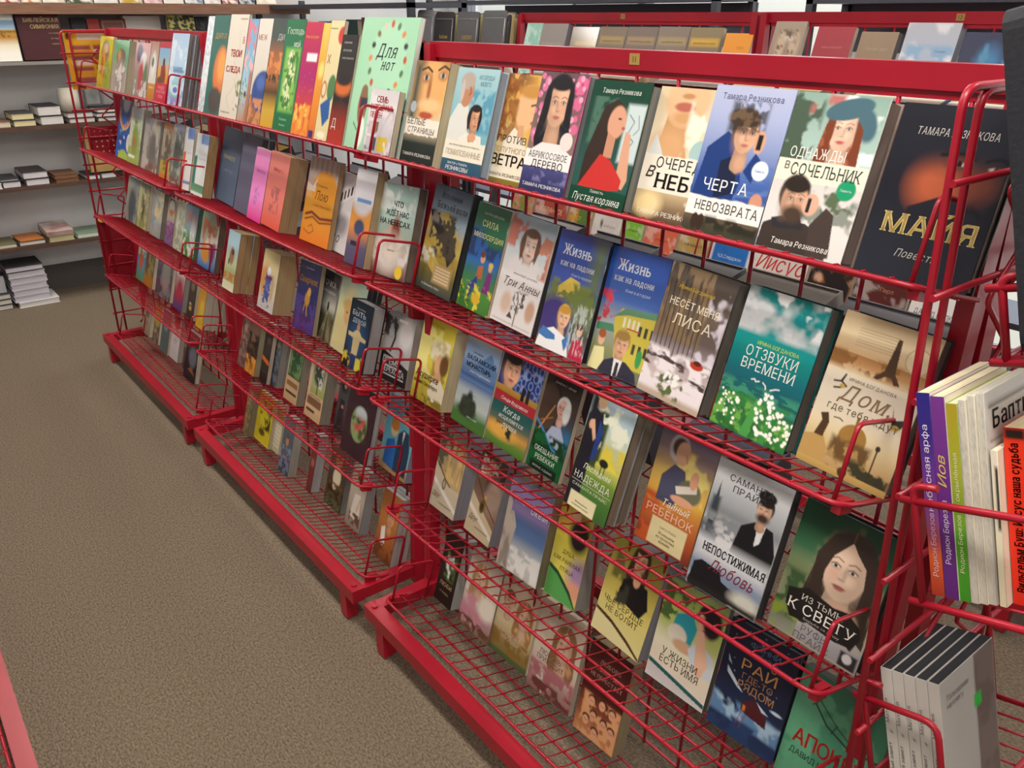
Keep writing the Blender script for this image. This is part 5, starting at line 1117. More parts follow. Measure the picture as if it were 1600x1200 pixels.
def c_dom(c):
  c.g('dcc49a','dcc8a4','c8a478','dcd0ba','e6dcc8','e4d8c0','d8c498','c0a070','b08c58').gr(0,.24,1,.36,'a87848','b88a5c','d8c4a0').n('8a6034',9,.52,0,.24,1,.34)
  for k in range(7): c.l([(.2,.08+k*.018),(.62,.075+k*.018)],.006,'a89878')
  c.e(.85,.17,.13,.13,'b8a888',.05).e(.85,.17,.115,.115,'dcc8a4',.05).p([(.6,.08),(.64,.08),(.68,.28),(.76,.34),(.7,.345),(.66,.31),(.6,.31),(.53,.345),(.48,.34),(.57,.28)],'4a3626').l([(.12,.44),(.19,.43),(.22,.38),(.2,.43),(.26,.45),(.2,.47),(.14,.48)],.018,'2c2c28').e(.22,.455,.03,.02,'c8a848').p([(.78,.46),(.82,.54),(.98,.5),(.92,.56),(.88,.6),(.82,.58)],'3a3a34').e(.86,.58,.04,.03,'c8a848').l([(.25,.655),(.31,.65),(.35,.66)],.012,'3a342c').e(.5,.74,.15,.14,'a0783a',.08).r(.485,.6,.515,.68,'8a6430').r(.35,.76,.65,.8,'8a6a3c').r(.3,.8,.72,.9,'a88854').n('6a4e2c',12,.5,.3,.76,.72,.9).p([(0,1),(0,.82),(.2,.78),(.28,.86),(.3,1)],'b89458').p([(.1,.8),(.14,.7),(.1,.66),(.18,.64),(.22,.7),(.2,.8)],'4a3622').n('3c3a28',8,.5,.35,.86,1,.97).l([(.78,.98),(.78,.74)],.016,'3a3228').e(.78,.735,.025,.03,'3a3228').gr(0,.955,1,1,'c0a060','b08c50').e(.52,.96,.05,.05,'4a3826').t('ИРИНА БОГДАНОВА',.52,.41,.042,'5a4c3c',fit=.5,gap=.2).t('Дом,',.5,.535,.2,'8a7256',fit=.56,serif=1,shear=.35).t('где тебя ждут',.52,.61,.09,'6a5a48',fit=.76,serif=1)
B(2, -0.550, 0.098, 0.129, 0.209, 2.0, 196, c_dom, 'sepia cover with iron tower, domed cathedral and swallows', th=.03,spine='c8b48c',edge='6a5850',back='3a3434',hard=True)
B(3, -4.055, 0.130, 0.171, 0.194, 0.0, 51, lambda c: c.g('8a9aa4','7a8890','6a747a').n('a8a898',5,.5).e(.5,.6,.3,.4,'565e66',.6), 'dim grey blue picture book, leftmost on third tray')
B(3, -3.882, 0.130, 0.142, 0.192, 0.0, 55, lambda c: c.g('8a8f84','a0a078','98a060').e(.55,.45,.14,.5,'6a5c4c',.4).n('c8c890',5,.55), 'olive picture book with standing figure, third tray of far rack')
B(3, -3.688, 0.130, 0.138, 0.187, 0.0, 53, lambda c: c.g('c8ccb8','d8c898','b8c0b8','a8a89c').e(.4,.4,.3,.3,'e0c890',.6).n('98a8b0',5,.55), 'pale cream and blue picture book, third tray of far rack', th=.03,edge='80766a')
B(3, -3.493, 0.130, 0.091, 0.183, 0.0, 56, lambda c: c.g('a8a890','b8b098','a08aa0','7a6a9a').e(.5,.15,.45,.35,'4a4a58',.1).e(.5,.17,.36,.28,'b8b4a8',.1).n('8a4a8a',7,.5,0,.5,1,1).e(.5,.3,.2,.15,'c8704a',.5), 'book with dark rainbow arc over violet flowers')
B(3, -3.381, 0.130, 0.096, 0.188, 0.0, 60, lambda c: c.g('b8c0a4','a8b498','a0a894').n('d0d4c0',5,.5), 'plain pale green narrow book beside the rainbow arc one')
B(3, -3.283, 0.130, 0.131, 0.191, 0.0, 63, lambda c: c.g('8ab0d0','9ab8d0','5a9a4a','4a8a3a').n('c89a8a',5,.5,.1,.1,1,.4).e(.7,.5,.2,.5,'c8ccd0',.5).n('e8e8e0',9,.6,0,.5,1,1), 'blue sky and green meadow picture book, third tray', th=.02,edge='4a6a58')
B(3, -3.093, 0.125, 0.171, 0.196, 0.0, 70, lambda c: c.g('8aa890','b8c0a8','a8c0d0','3a7ac0').n('c87a5a',6,.5,.1,.1,.9,.5).e(.4,.68,.25,.25,'d8983a',.4).e(.75,.62,.18,.25,'8a4a7a',.4).n('e0d8c8',6,.56,.3,.2,1,.6), 'picture book with orange and violet animals in water, third tray', th=.024,edge='6a5c50')
B(3, -2.709, 0.075, 0.096, 0.194, 0.0, 79, lambda c: c.g('a8ccdc','b4d4e0','c8d4b0','a8b870','c0a878').e(.5,.42,.2,.3,'a87a5a',.4).e(.55,.35,.12,.1,'6a4428',.4).e(.3,.52,.05,.12,'26302a').n('c87a4a',7,.55,0,.7,1,.85).gr(0,.85,1,1,'d8dcb8','e0e0c0'), 'pale blue picture book with child in grass, front of tan stack', th=.022,n=3,edge='b08e62')
B(3, -2.459, 0.093, 0.116, 0.183, 0.0, 78, lambda c: c.g('d8c890','dccfa0','d8d0b8','c8c8c8').e(.25,.5,.3,.4,'d8a058',.6).p([(.3,.3),(.55,.28),(.6,.75),(.3,.8)],'7a80b0').e(.45,.34,.12,.12,'e8e8ec',.2).n('4a5aa0',9,.52,.2,.4,.7,.95).r(.3,.42,.8,.47,'7a2a5a').e(.75,.6,.1,.35,'c8b088',.3), 'pale yellow alphabet book with letters and figure, thick block', th=.06,edge='b49a70')
B(3, -2.218, 0.100, 0.129, 0.200, -2.5, 90, lambda c: c.g('1e1e4a','24225a','2a2a68','3a2a6a','5a2a6a').n('4a3a8a',5,.5,0,.5,1,1).sp('8a8ab8',20,.008).e(.55,.52,.12,.16,'c8963a',.3).e(.6,.42,.08,.1,'d8a84a',.3).l([(.55,.6),(.6,.75)],.05,'b8862e').l([(.48,.58),(.42,.7)],.04,'b8862e').t('Лидия Чарская',.5,.1,.05,'a8a8c0',fit=.4).t('Сверчок',.5,.3,.17,'d8a03a',fit=.86,serif=3,shear=.2), 'navy book with golden cricket figure and gold title', th=.014,gloss=True,spine='2a2440',edge='b4a484')
B(3, -2.151, 0.129, 0.111, 0.194, 2.1, 86, lambda c: c.g('24262c','3c4044','8a8c88','c0c0b4','4a4a34','5a5638','4a4634').p([(.35,1),(.62,.55),(.66,.55),(.6,1)],'a8a488').p([(.75,1),(.68,.55),(.7,.55),(1,1)],'8a8668').e(.62,.5,.05,.12,'2a2c24').e(.62,.46,.05,.05,'4a4c40').n('6a6844',9,.55,0,.58,1,1,al=.7).t('ТОЧКА',.5,.21,.16,'e0e0dc',fit=.7,serif=3,cond=.7).t('невозврата',.55,.31,.1,'e0e0dc',fit=.62,serif=1,shear=.35), 'dark cover with road to vanishing point, white title', th=.014,gloss=True,spine='3a3a34')
B(3, -2.002, 0.112, 0.139, 0.204, 2.5, 95, lambda c: c.g('a8c4b4','c0cca8','d0cc94','d8d098').e(.45,.5,.3,.55,'d8c890',.6).e(.45,.44,.16,.24,'d0a878',.4).e(.4,.36,.2,.12,'c8a868',.5).e(.4,.45,.03,.02,'5a4a38').e(.55,.45,.03,.02,'5a4a38').n('b8c0a0',4,.56,.5,0,1,.5), 'pale yellow cover with faded boy face', th=.014,n=3,edge='3c3c40')
B(3, -1.858, 0.072, 0.108, 0.175, 0.0, 82, lambda c: c.g('14202a','182634','1a3048','141c26','101418').e(.5,.55,.4,.5,'2a4a70',.8).n('c8b43a',8,.54,.0,.78,.36,1).n('c8c040',8,.54,.6,.78,1,1).p([(.08,.48),(.3,.48),(.42,.42),(.58,.42),(.7,.48),(.92,.5),(.9,.55),(.66,.55),(.62,.78),(.36,.78),(.34,.55),(.1,.54)],'c8b88a').e(.5,.37,.07,.09,'b8906a').r(.38,.78,.48,1,'20346a').r(.52,.78,.6,1,'20346a').t('Линда Паркер',.5,.12,.045,'a8b0b0',fit=.4).t('БЫТЬ',.45,.22,.14,'c8d4d4',fit=.62,serif=1).t('ДЕВОЙ',.5,.32,.12,'c8d4d4',fit=.6,serif=1), 'black cover with man spreading arms between gold lights', th=.038,spine='14181c',edge='a8a6a8',back='14181c',hard=True)
B(3, -1.748, 0.117, 0.130, 0.173, -2.5, 89, lambda c: c.g('8a8c8c','9a9c9c','b0b0b0','b8b8b8','a8a8a8').n('3a3c3c',8,.52,0,0,.5,.35).l([(.35,.1),(.4,.35),(.3,.55)],.06,'2a2a2a').e(.75,.25,.25,.3,'d0d0d0',.6).r(.45,.06,.75,.1,'e4e4e4').p([(0,.55),(1,.72),(1,1),(0,1)],'1c1c1e').r(.1,.64,.75,.655,'d8d8d8').r(.1,.76,.8,.775,'d8d8d8').r(.1,.89,.9,.905,'d8d8d8').t('ВРЕМЯ',.4,.74,.13,'e4e4e4',fit=.6,serif=2).t('ПЕРЕХОДА',.5,.86,.13,'e4e4e4',fit=.78,serif=2), 'grey cover with bare tree and black striped title', th=.045,edge='968d8a',spine='9a9a98')
B(3, -1.608, 0.127, 0.131, 0.202, -0.1, 107, lambda c: c.g('d0c23a','dccf48','d8cc50','c8b848','b0a038').n('efe890',4,.52,0,.1,.7,.7).n('a8903a',5,.58,.5,.3,1,1).e(.66,.36,.26,.2,'d8cc9a',.4).n('f0e8c8',9,.52,.4,.2,.95,.45).e(.7,.5,.13,.2,'dcae84',.2).e(.85,.48,.13,.2,'6a4a28',.4).p([(.5,.85),(.6,.66),(.8,.64),(1,.75),(1,.95),(.6,.95)],'e4dcc0').e(.72,.64,.1,.1,'d4a47c').n('8a7a30',10,.55,0,.9,1,1).t('Анна Тихова',.4,.09,.075,'a08a20',fit=.5,serif=1).t('Акушерка',.42,.72,.14,'20200e',fit=.7,serif=3,cond=.75).t('из Санкт-Петербурга',.42,.8,.08,'20200e',fit=.74,serif=3,cond=.75), 'bright yellow cover with woman in ornate hat, black title', th=.045,edge='cbbd98',spine='d0c03a')
B(3, -1.439, 0.130, 0.123, 0.207, 1.2, 112, lambda c: c.g('c0c4b4','8aa4c4','7a94b8','6480ac','3c5c90','a8b4b8','b8c4c0','4a7a3c','3a6a30').p([(.4,.3),(.75,.13),(1,.3),(1,.36),(.4,.36)],'5a7ca8').gr(0,.44,1,.5,'345488','5a7aa8').e(.3,.76,.12,.16,'2a3428',.5).e(.42,.72,.1,.2,'26302a',.5).e(.54,.77,.12,.15,'2a3428',.5).e(.4,.83,.28,.12,'2c382a',.5).n('3a4838',12,.55,.2,.64,.66,.88,al=.6).r(0,.93,1,1,'4a7a38',.1).t('АННА ШВЕЦОВА',.4,.2,.035,'2a3444',fit=.3).t('ВАЛААМСКИЙ',.52,.28,.1,'1c2430',fit=.84,serif=2).t('МОНАСТЫРЬ',.48,.36,.1,'1c2430',fit=.72,serif=2).t('и его подвижники',.56,.41,.06,'d0d8e0',fit=.6,shear=.3).t('2017 и 2019',.6,.89,.04,'e8ece8',fit=.3), 'blue grey cover with lake, dark firs and black title', th=.012,spine='6a8ab0')
def c_kogda(c):
  c.g('1c2c60','22347a','20306a').n('8aa0d0',10,.58,.35,0,1,.35)
  for i in range(4):
    for j in range(4): c.e(.42+i*.17+(j%2)*.08,.07+j*.09,.06,.07,'7a90c8',.05).e(.42+i*.17+(j%2)*.08,.07+j*.09,.04,.05,'24367c',.05)
  c.face(.27,.2,.2,'dca888','241c1c','short',.3,lip='a8383c').gr(0,.38,1,.44,'b8903c','a07a30').r(.6,.3,.68,.45,'1c1c20').r(.72,.3,.8,.45,'24242c').gr(0,.44,1,.545,'a82c34','9a2830').gr(0,.545,1,1,'1c4c4a','245a58','5a6a58','d09848','6a8a3c','4a7a30').e(.35,.83,.35,.12,'e8b050',.8).n('24342c',9,.5,.2,.74,.6,.88).t('Синди Вудсмолл',.5,.515,.065,'f0e0e0',fit=.66,serif=1,shear=.3).t('Когда',.5,.63,.11,'f0f0ec',fit=.4,serif=3,shear=.2).t('исцеляется',.52,.7,.09,'f0f0ec',fit=.6,serif=3,shear=.2).t('душа',.52,.775,.1,'f0f0ec',fit=.36,serif=3,shear=.2)
B(3, -1.311, 0.130, 0.135, 0.207, 1.9, 113, c_kogda, 'cover with smiling woman on blue quilt, red band, sunset field', th=.012,spine='a8a48c')
B(3, -1.167, 0.130, 0.101, 0.203, 1.7, 123, lambda c: c.g('201c1c','3a302c','4a3c38','3c4450','2c6a94','1c5a3c','0f5028','0c4420').e(.2,.34,.38,.55,'2a2422',.1).e(.2,.34,.32,.48,'4a3a30',.1).l([(.1,.6),(.4,.3)],.03,'c88a4a').l([(.1,.5),(.42,.42)],.02,'a86a3a').face(.62,.3,.14,'dcb0a0','d8dcd8','cap',-.4,lip='b06a68').p([(.3,.65),(.45,.5),(.7,.48),(.85,.58),(.9,.72)],'a0aac4').e(.75,.32,.1,.22,'dfe2e0',.4).l([(0,.5),(.3,.6),(.6,.72),(1,.74)],.05,'3a8ac8',.8).p([(0,.58),(.3,.6),(.6,.74),(1,.72),(1,1),(0,1)],'0f5a2e').n('0a3c1e',6,.5,0,.6,1,.8).r(.2,.03,.9,.09,'16140f').t('ДЖЕРИ С. ЭЙЧЕР',.55,.085,.05,'c8c4bc',fit=.6).t('ОБЕЩАНИЕ',.5,.8,.12,'dfe8dc',fit=.72,serif=1,cond=.8).t('РЕБЕККИ',.5,.88,.12,'dfe8dc',fit=.58,serif=1,cond=.8).r(.1,.91,.9,1,'10241a').t('ИКЕНС АДАМС',.5,.965,.05,'b8c8b8',fit=.6), 'green foot cover with woman in white cap before spinning wheel', th=.012,spine='20201e')
B(3, -0.991, 0.075, 0.109, 0.220, 2.5, 144, lambda c: c.g('a8c0c8','b0c8d0','c8d4b8','d8d070','7a9a3c','4a7a34','3a6430').n('e8ecd8',4,.5,.2,0,1,.35).n('e8d850',4,.55,.5,.35,1,.55).r(0,0,.2,1,'26242c',.15).n('3a4a2c',8,.5,.25,.12,.5,.6).e(.62,.52,.1,.07,'24281e',.2).r(.58,.53,.6,.62,'24281e').r(.66,.53,.68,.62,'24281e').p([(0,1),(.02,.2),(.12,.12),(.34,.16),(.44,.35),(.36,.5),(.3,.6),(.3,1)],'20202a').p([(.3,.2),(.42,.28),(.4,.52),(.3,.56)],'26428a').e(.25,.06,.1,.11,'d8b090',.2).e(.22,.02,.13,.06,'c8b880',.3).e(.13,.27,.05,.08,'d8a888').p([(.1,.24),(.18,.22),(.3,.36),(.26,.4)],'dcae90').t('Последняя',.54,.64,.12,'eef0e4',fit=.62,serif=1,shear=.3).t('НАДЕЖДА',.5,.74,.14,'e8ece0',fit=.84,serif=1,cond=.8).l([(.05,.765),(.95,.765)],.005,'c8d0b8').t('САМАНТА ПРАЙС',.5,.81,.06,'d8e0cc',fit=.82).r(.1,.86,.72,1,'e8e0b4').t('Женщины',.4,.94,.04,'5a5434',fit=.3).t('из прошлых времён',.4,.97,.035,'5a5434',fit=.4), 'cover with woman in black dress watching horse in meadow', th=.03,n=2,edge='8e8270',spine='24242a',hard=True)
B(3, -0.848, 0.119, 0.122, 0.203, 0.2, 142, lambda c: c.g('6a6078','9a8480','d0b060','d8a848','c8783a','a8502c','7a3428').n('e8d880',4,.5,.4,.1,1,.5).n('c85a2c',6,.5,0,.55,.4,1).e(.36,.11,.17,.2,'bcb8ba',.2).e(.37,.1,.13,.14,'4a3a34',.3).e(.44,.14,.12,.17,'d8a888',.2).l([(.5,.14),(.54,.2)],.02,'b88468').p([(.18,.6),(.18,.38),(.35,.25),(.55,.27),(.62,.4),(.5,.6)],'4a4c64').e(.7,.42,.2,.17,'6a6c54',.2).p([(.45,.42),(.8,.34),(.82,.4),(.5,.48)],'d8d0c4').e(.73,.31,.07,.13,'dca484',.2).e(.62,.52,.2,.06,'d8a080',.2).t('Тайный',.55,.62,.12,'f0e8dc',fit=.48,serif=1,shear=.35).t('РЕБЁНОК',.5,.72,.14,'e8c8b0',fit=.84,serif=1,cond=.85).r(.22,.74,.86,.98,'ddd0a0').t('САГА РОДА',.54,.82,.035,'8a7c50',fit=.3).t('Женщины',.54,.87,.05,'4a4228',fit=.3,serif=1).t('из прошлых',.54,.905,.05,'4a4228',fit=.34,serif=1).t('времён',.54,.94,.05,'4a4228',fit=.2,serif=1), 'fiery cover with woman cradling a baby and cream label', th=.014,edge='a8946a',spine='3a2030')
B(3, -0.696, 0.077, 0.133, 0.213, -0.3, 164, lambda c: c.g('b8bcc0','c4c6c8','a8acb0','8a9094','c8c8ca','d4d4d6','8a98b0','7a8aa0','c8ccd0').r(.05,.28,.16,.62,'3a4048',.05).p([(.08,.3),(.105,.16),(.13,.3)],'3a4048').n('8a9096',10,.5,.0,.4,.6,.55).n('5a6068',7,.5,0,.5,.5,.62).p([(.45,.62),(.5,.4),(.68,.32),(.9,.34),(1,.5),(1,.66)],'17181c').p([(.7,.34),(.8,.33),(.78,.46),(.72,.5)],'e4e4e6').face(.73,.23,.095,'cda488','1c1818','short',-.3,neck=True).e(.73,.285,.08,.05,'3a2c26',.8).e(.72,.13,.12,.07,'1a1616',.2).r(0,.6,1,.76,'d0d2d6',.15).p([(.03,.98),(.04,.82),(.14,.78),(.42,.8),(.46,.86),(.6,.88),(.7,.9),(.72,.96),(.6,1),(.03,1)],'16181c').e(.1,.96,.08,.1,'16181c').n('2a2c28',8,.48,.6,.88,1,1).e(.82,.92,.2,.1,'c8c8bc',.8).r(0,.955,1,1,'24241f',.06).t('САМАНТА',.5,.13,.09,'3a3c44',fit=.6,serif=1).t('ПРАЙС',.5,.2,.09,'3a3c44',fit=.44,serif=1).t('НЕПОСТИЖИМАЯ',.54,.7,.12,'16181c',fit=.86,serif=3,cond=.6).t('Любовь',.56,.82,.17,'7a2432',fit=.62,serif=1,shear=.35), 'grey cover with man in black coat above black carriage', th=.022,edge='3c3c40',spine='c0c2c4',back='2a2a2e',hard=True)
B(3, -0.557, 0.103, 0.144, 0.205, 0.4, 165, lambda c: c.g('0f3a24','1c4a30','3a6a48','8a9a70','b0ac90','b4b0a8','a09c9c').r(.0,.5,.3,.95,'6a7850',.3).n('3f5c38',7,.48,0,.52,.34,.88).n('8aa03c',6,.5,0,.8,.3,1).p([(.3,.38),(.38,.2),(.55,.09),(.75,.1),(.9,.24),(.96,.5),(.98,.82),(.8,.75),(.4,.7),(.26,.74)],'40342a').strands(.63,.42,.4,.55,'a08a62',.6).face(.6,.37,.235,'e2c4ac','3a2e26','part',-.22,lip='a05a54').e(.66,.7,.2,.15,'d0aa90',.4).p([(.1,.66),(.2,.64),(.3,.6),(.6,.64),(.75,.62),(.9,.68),(.94,.75),(.88,.84),(.7,.86),(.4,.84),(.2,.86),(.12,.78)],'1f1c1a').gr(.3,.86,1,1,'a8a6a8','8f8d90').r(.8,.88,.98,1,'2c2c2e',.02).e(.88,.92,.05,.05,'d0d0d0',.3).r(0,.985,1,1,'a89488').t('ИЗ ТЬМЫ',.5,.7,.075,'d8d4cc',fit=.46,serif=1).t('К СВЕТУ',.52,.795,.13,'f0eee8',fit=.74,serif=1,cond=.9).t('Борьба за душу',.55,.83,.03,'b8b4ac',fit=.4).t('РУФЬ',.5,.915,.085,'6a6668',fit=.28,serif=1).t('ПРАЙС',.5,.98,.085,'6a6668',fit=.4,serif=1), 'cover with fair long-haired woman looking down, black plaque title', th=.02,edge='3a3a3a',spine='3c4440',back='2a2c2c',hard=True)
B(4, -4.044, 0.130, 0.112, 0.190, 0.0, 42, lambda c: c.g('4a8ac0','5a9ac8','6aa05a').e(.5,.5,.25,.4,'c86a4a',.4).n('c8d0a0',5,.5,0,0,1,.4), 'blue picture book with child, leftmost on fourth tray')
B(4, -3.920, 0.130, 0.120, 0.190, 0.0, 42, lambda c: c.g('a8a070','989060','b0803a').n('6a6048',5,.5).r(.0,.75,1,1,'b87a2e',.2), 'olive brown picture book beside the blue child one')
B(4, -3.756, 0.130, 0.200, 0.200, 0.0, 44, lambda c: c.g('6a7080','7a7a84','8a848a').n('4a5060',5,.5).e(.6,.45,.25,.4,'9a9890',.5), 'grey violet photo cover, fourth tray of far rack', th=.014,gloss=True)
B(4, -3.504, 0.128, 0.105, 0.200, 0.0, 49, lambda c: c.g('d8d4d0','c8a8a8','a83a5a','4a4a8a').e(.5,.6,.3,.4,'b03a4a',.5).r(0,0,1,.3,'dcd8d8',.15), 'white topped book with red figure, fourth tray of far rack', th=.03,edge='8a867c')
B(4, -3.350, 0.130, 0.081, 0.200, 0.0, 51, lambda c: c.g('5a5248','4a4238','3a3430').e(.5,.35,.25,.2,'8a7a68',.5).e(.4,.7,.15,.06,'c8c0a8',.4).r(.3,.75,.6,.83,'c8b83a'), 'dark portrait cover before the yellow one, fourth tray')
B(4, -3.204, 0.118, 0.075, 0.180, 0.0, 45, lambda c: c.g('d0a840','d89a30','d8b030').e(.6,.6,.3,.5,'d8c050',.5), 'yellow and orange narrow book, right in far rack, fourth tray', th=.03,n=3,edge='b0aa9a')
B(4, -2.705, 0.092, 0.061, 0.200, 0.0, 59, lambda c: c.g('8a7064','9a8070','806a60').n('6a4c48',5,.5).e(.5,.3,.2,.2,'b89a88',.5), 'brownish book with faded people, left on middle fourth tray')
B(4, -2.633, 0.088, 0.082, 0.200, 0.0, 62, lambda c: c.g('6a5048','7a5c50','4a3c2c','c8842e').n('2c2420',6,.5,0,.3,1,.8).n('d8943a',6,.48,0,.7,1,1), 'dark cover with orange leaves at the foot', th=.026,edge='a09678')
B(4, -2.528, 0.096, 0.058, 0.200, 0.0, 57, lambda c: c.g('2c2624','3a3230','201c1c').e(.6,.3,.25,.2,'5a4840',.5).p([(0,.56),(1,.62),(1,.69),(0,.63)],'d8702e').r(.2,.8,.8,.82,'4a4442'), 'black cover with slanted orange band', th=.014)
B(4, -2.494, 0.114, 0.059, 0.200, 0.0, 56, lambda c: c.g('3a4450','4a5260','38404c').n('6a7480',5,.55).e(.6,.3,.2,.2,'8a8a68',.6), 'dark grey blue night cover beside the orange band one', th=.022,n=2,edge='8a867e')
B(4, -2.352, 0.103, 0.094, 0.200, 0.0, 61, lambda c: c.g('a8a088').gr(.1,.0,1,.62,'2c4a3a','2a5038','3a5a38').n('6a8a5a',6,.55,.1,0,1,.6).gr(0,.62,1,1,'c8a880','c0a078').r(.1,.68,.9,.76,'8a6a48').r(.1,.84,.9,.88,'2c2824'), 'beige cover with dark green forest picture, fourth tray', th=.026,edge='8f8674')
B(4, -2.199, 0.101, 0.105, 0.200, 0.0, 67, lambda c: c.g('c8b898').gr(.15,.0,1,.62,'9aa090','a8a88c','a0a85a').e(.55,.28,.3,.36,'3a4434',.4).n('c8ccc0',7,.55,.3,.1,.8,.5).l([(.55,.4),(.55,.6)],.05,'2c2c24').gr(0,.62,1,1,'d0b48c','c8a880').r(.08,.68,.92,.8,'7a5a40').t('СКРИП СТРАНИЦ',.5,.665,.06,'4a3828',fit=.7).r(.1,.86,.6,.9,'2c2420'), 'beige cover with dark tree picture and brown band', th=.034,edge='8f8878')
B(4, -2.064, 0.130, 0.059, 0.200, 0.0, 57, lambda c: c.g('5a6060','4a4a50','2a2830').e(.5,.3,.3,.3,'2c2428',.4).e(.55,.28,.13,.15,'b89a88',.3).r(.4,.0,1,.16,'c8bc90').p([(.2,1),(.3,.5),(.7,.5),(.9,1)],'1c1a24').e(.55,.6,.1,.08,'c89a8a',.4), 'dark cover of woman in black with pale label', th=.014,gloss=True)
B(4, -1.922, 0.079, 0.145, 0.200, 0.0, 73, lambda c: c.g('402630','3c242c','38222a').e(.52,.52,.3,.36,'5a4a4a',.03).e(.52,.52,.285,.345,'8aa06a',.05).e(.55,.38,.2,.14,'b8c4c8',.4).n('c85a5a',9,.56,.3,.42,.75,.65).n('3a6030',8,.52,.25,.45,.8,.72).t('РАССКАЗЫ',.5,.12,.09,'54363e',fit=.6,serif=1).t('О ЖИЗНИ',.5,.2,.08,'54363e',fit=.4,serif=1), 'maroon brown cover with oval garden picture', th=.02,edge='b4b2b0',spine='3a2028',hard=True)
B(4, -1.798, 0.130, 0.138, 0.205, 0.0, 72, lambda c: c.g('6ab4cc','6cb8d0','70b4c8','c8a878').gr(0,.9,1,1,'b89868','a88a5c').e(.35,.42,.13,.15,'e0c8a0',.15).e(.35,.36,.15,.12,'c8843a',.3).p([(.12,.92),(.16,.6),(.4,.54),(.55,.7),(.5,.95)],'2c6ab8').e(.68,.2,.11,.15,'dcb894',.15).e(.68,.12,.14,.08,'26303c',.2).p([(.5,.95),(.5,.45),(.65,.36),(.85,.38),(.95,.6),(.95,.95)],'26405c').p([(.64,.38),(.72,.38),(.68,.55)],'e4e4e0').t('Сказание',.28,.13,.09,'2a5a8a',fit=.42,shear=.25).t('о любви',.25,.2,.08,'2a5a8a',fit=.3,shear=.25), 'pale blue painted cover with two seated people', th=.026,edge='8a90a0',spine='6aa0b8')
B(4, -1.546, 0.130, 0.108, 0.205, 0.3, 86, lambda c: c.g('8a8478','b09a70','c0a878','b8a078').n('5a5c48',7,.5,0,0,.5,.5).n('d8b878',8,.52,.4,.1,1,.6,sx=2,sy=.4).l([(0,.42),(.45,.6),(1,.75)],.03,'3c342c').gr(0,.66,1,1,'c8bca4','c4b8a0').p([(0,.45),(.5,.64),(1,.8),(1,1),(0,1)],'c8bca4').p([(0,.62),(1,.88),(1,.94),(0,.68)],'e4e0d8').e(.42,.66,.07,.14,'5a5240',.1).e(.42,.66,.04,.09,'b8ac90',.1).t('Друг',.22,.86,.14,'3c3630',fit=.3,serif=1,shear=.35).t('на все времена',.6,.92,.06,'6a6458',fit=.5,shear=.2), 'beige cover with pendant and wheat field, left in near rack', th=.05,edge='8a8890',spine='a8a094')
B(4, -1.395, 0.130, 0.099, 0.205, 2.5, 87, lambda c: c.g('4a3c34','6a5444','8a6c58','7a5c4c').e(.4,.15,.3,.2,'c89a7c',.4).n('e0d8d0',8,.55,.1,.0,.7,.3).n('3c2c26',6,.5,.4,.1,1,.6).e(.75,.45,.3,.4,'a08878',.6).l([(.1,.35),(.5,.55),(1,.7)],.03,'3c2c26').p([(0,.5),(.5,.66),(1,.8),(1,1),(0,1)],'c4b496').p([(0,.64),(1,.88),(1,.94),(0,.7)],'e0d8c8').e(.45,.62,.1,.17,'6a5424',.1).e(.45,.62,.05,.1,'3a3020',.1).e(.5,.5,.05,.05,'c89a4a').t('Друг',.25,.83,.15,'3c3226',fit=.32,serif=1,shear=.35).t('на чужой земле',.62,.9,.06,'6a5c48',fit=.5,shear=.2), 'beige cover with gold pendant and brown lace, second in near rack', th=.05,edge='84828a',spine='a8a094')
B(4, -1.236, 0.107, 0.135, 0.205, -2.5, 95, lambda c: c.g('8a86a8','7a7498','7a7090','4a608c','54709c','a8b0b4','c0c0bc','b8b8b4').n('dcdcd8',8,.52,.2,.72,1,1).p([(0,.2),(.1,.25),(.3,.5),(.25,.75),(.1,1),(0,1)],'b0a498').n('8a8078',6,.55,0,.3,.25,1,sy=.4).r(.12,.06,.98,.36,'77689a',.02).r(.14,.08,.96,.34,'80729f',.02).t('Уходя за',.38,.24,.11,'e0dce8',fit=.4,serif=1,gap=.2).t('Океан',.76,.29,.14,'e8e4f0',fit=.4,serif=1,shear=.2), 'violet cover with shore and sea, title on purple panel', th=.03,edge='7a7058',spine='a8a098')
B(4, -1.099, 0.130, 0.095, 0.205, -2.4, 93, lambda c: c.g('a89438','d8cc50','dcd060','d8c870').e(.7,.25,.3,.4,'201c20',.5).e(.5,.08,.14,.14,'c89a7c',.3).n('c8a848',5,.52,0,0,.4,.3).e(.95,.65,.35,.35,'a88ab0',.8).e(.85,.82,.3,.2,'e0a080',.8).p([(0,.68),(.3,.72),(.7,.84),(1,1),(0,1)],'5aa858').p([(0,.66),(.3,.7),(.75,.84),(1,.98),(1,1),(.7,.87),(.3,.745),(0,.7)],'1c4a30').t('ДУША,',.52,.5,.11,'3a3418',fit=.4,serif=1,cond=.8).t('КАК РАНЕНАЯ',.5,.59,.11,'3a3418',fit=.82,serif=1,cond=.8).t('ПТИЦА',.55,.68,.11,'3a3418',fit=.42,serif=1,cond=.8), 'yellow cover with dark woman, green curved foot band', th=.045,edge='8e8a88',spine='c8b83a')
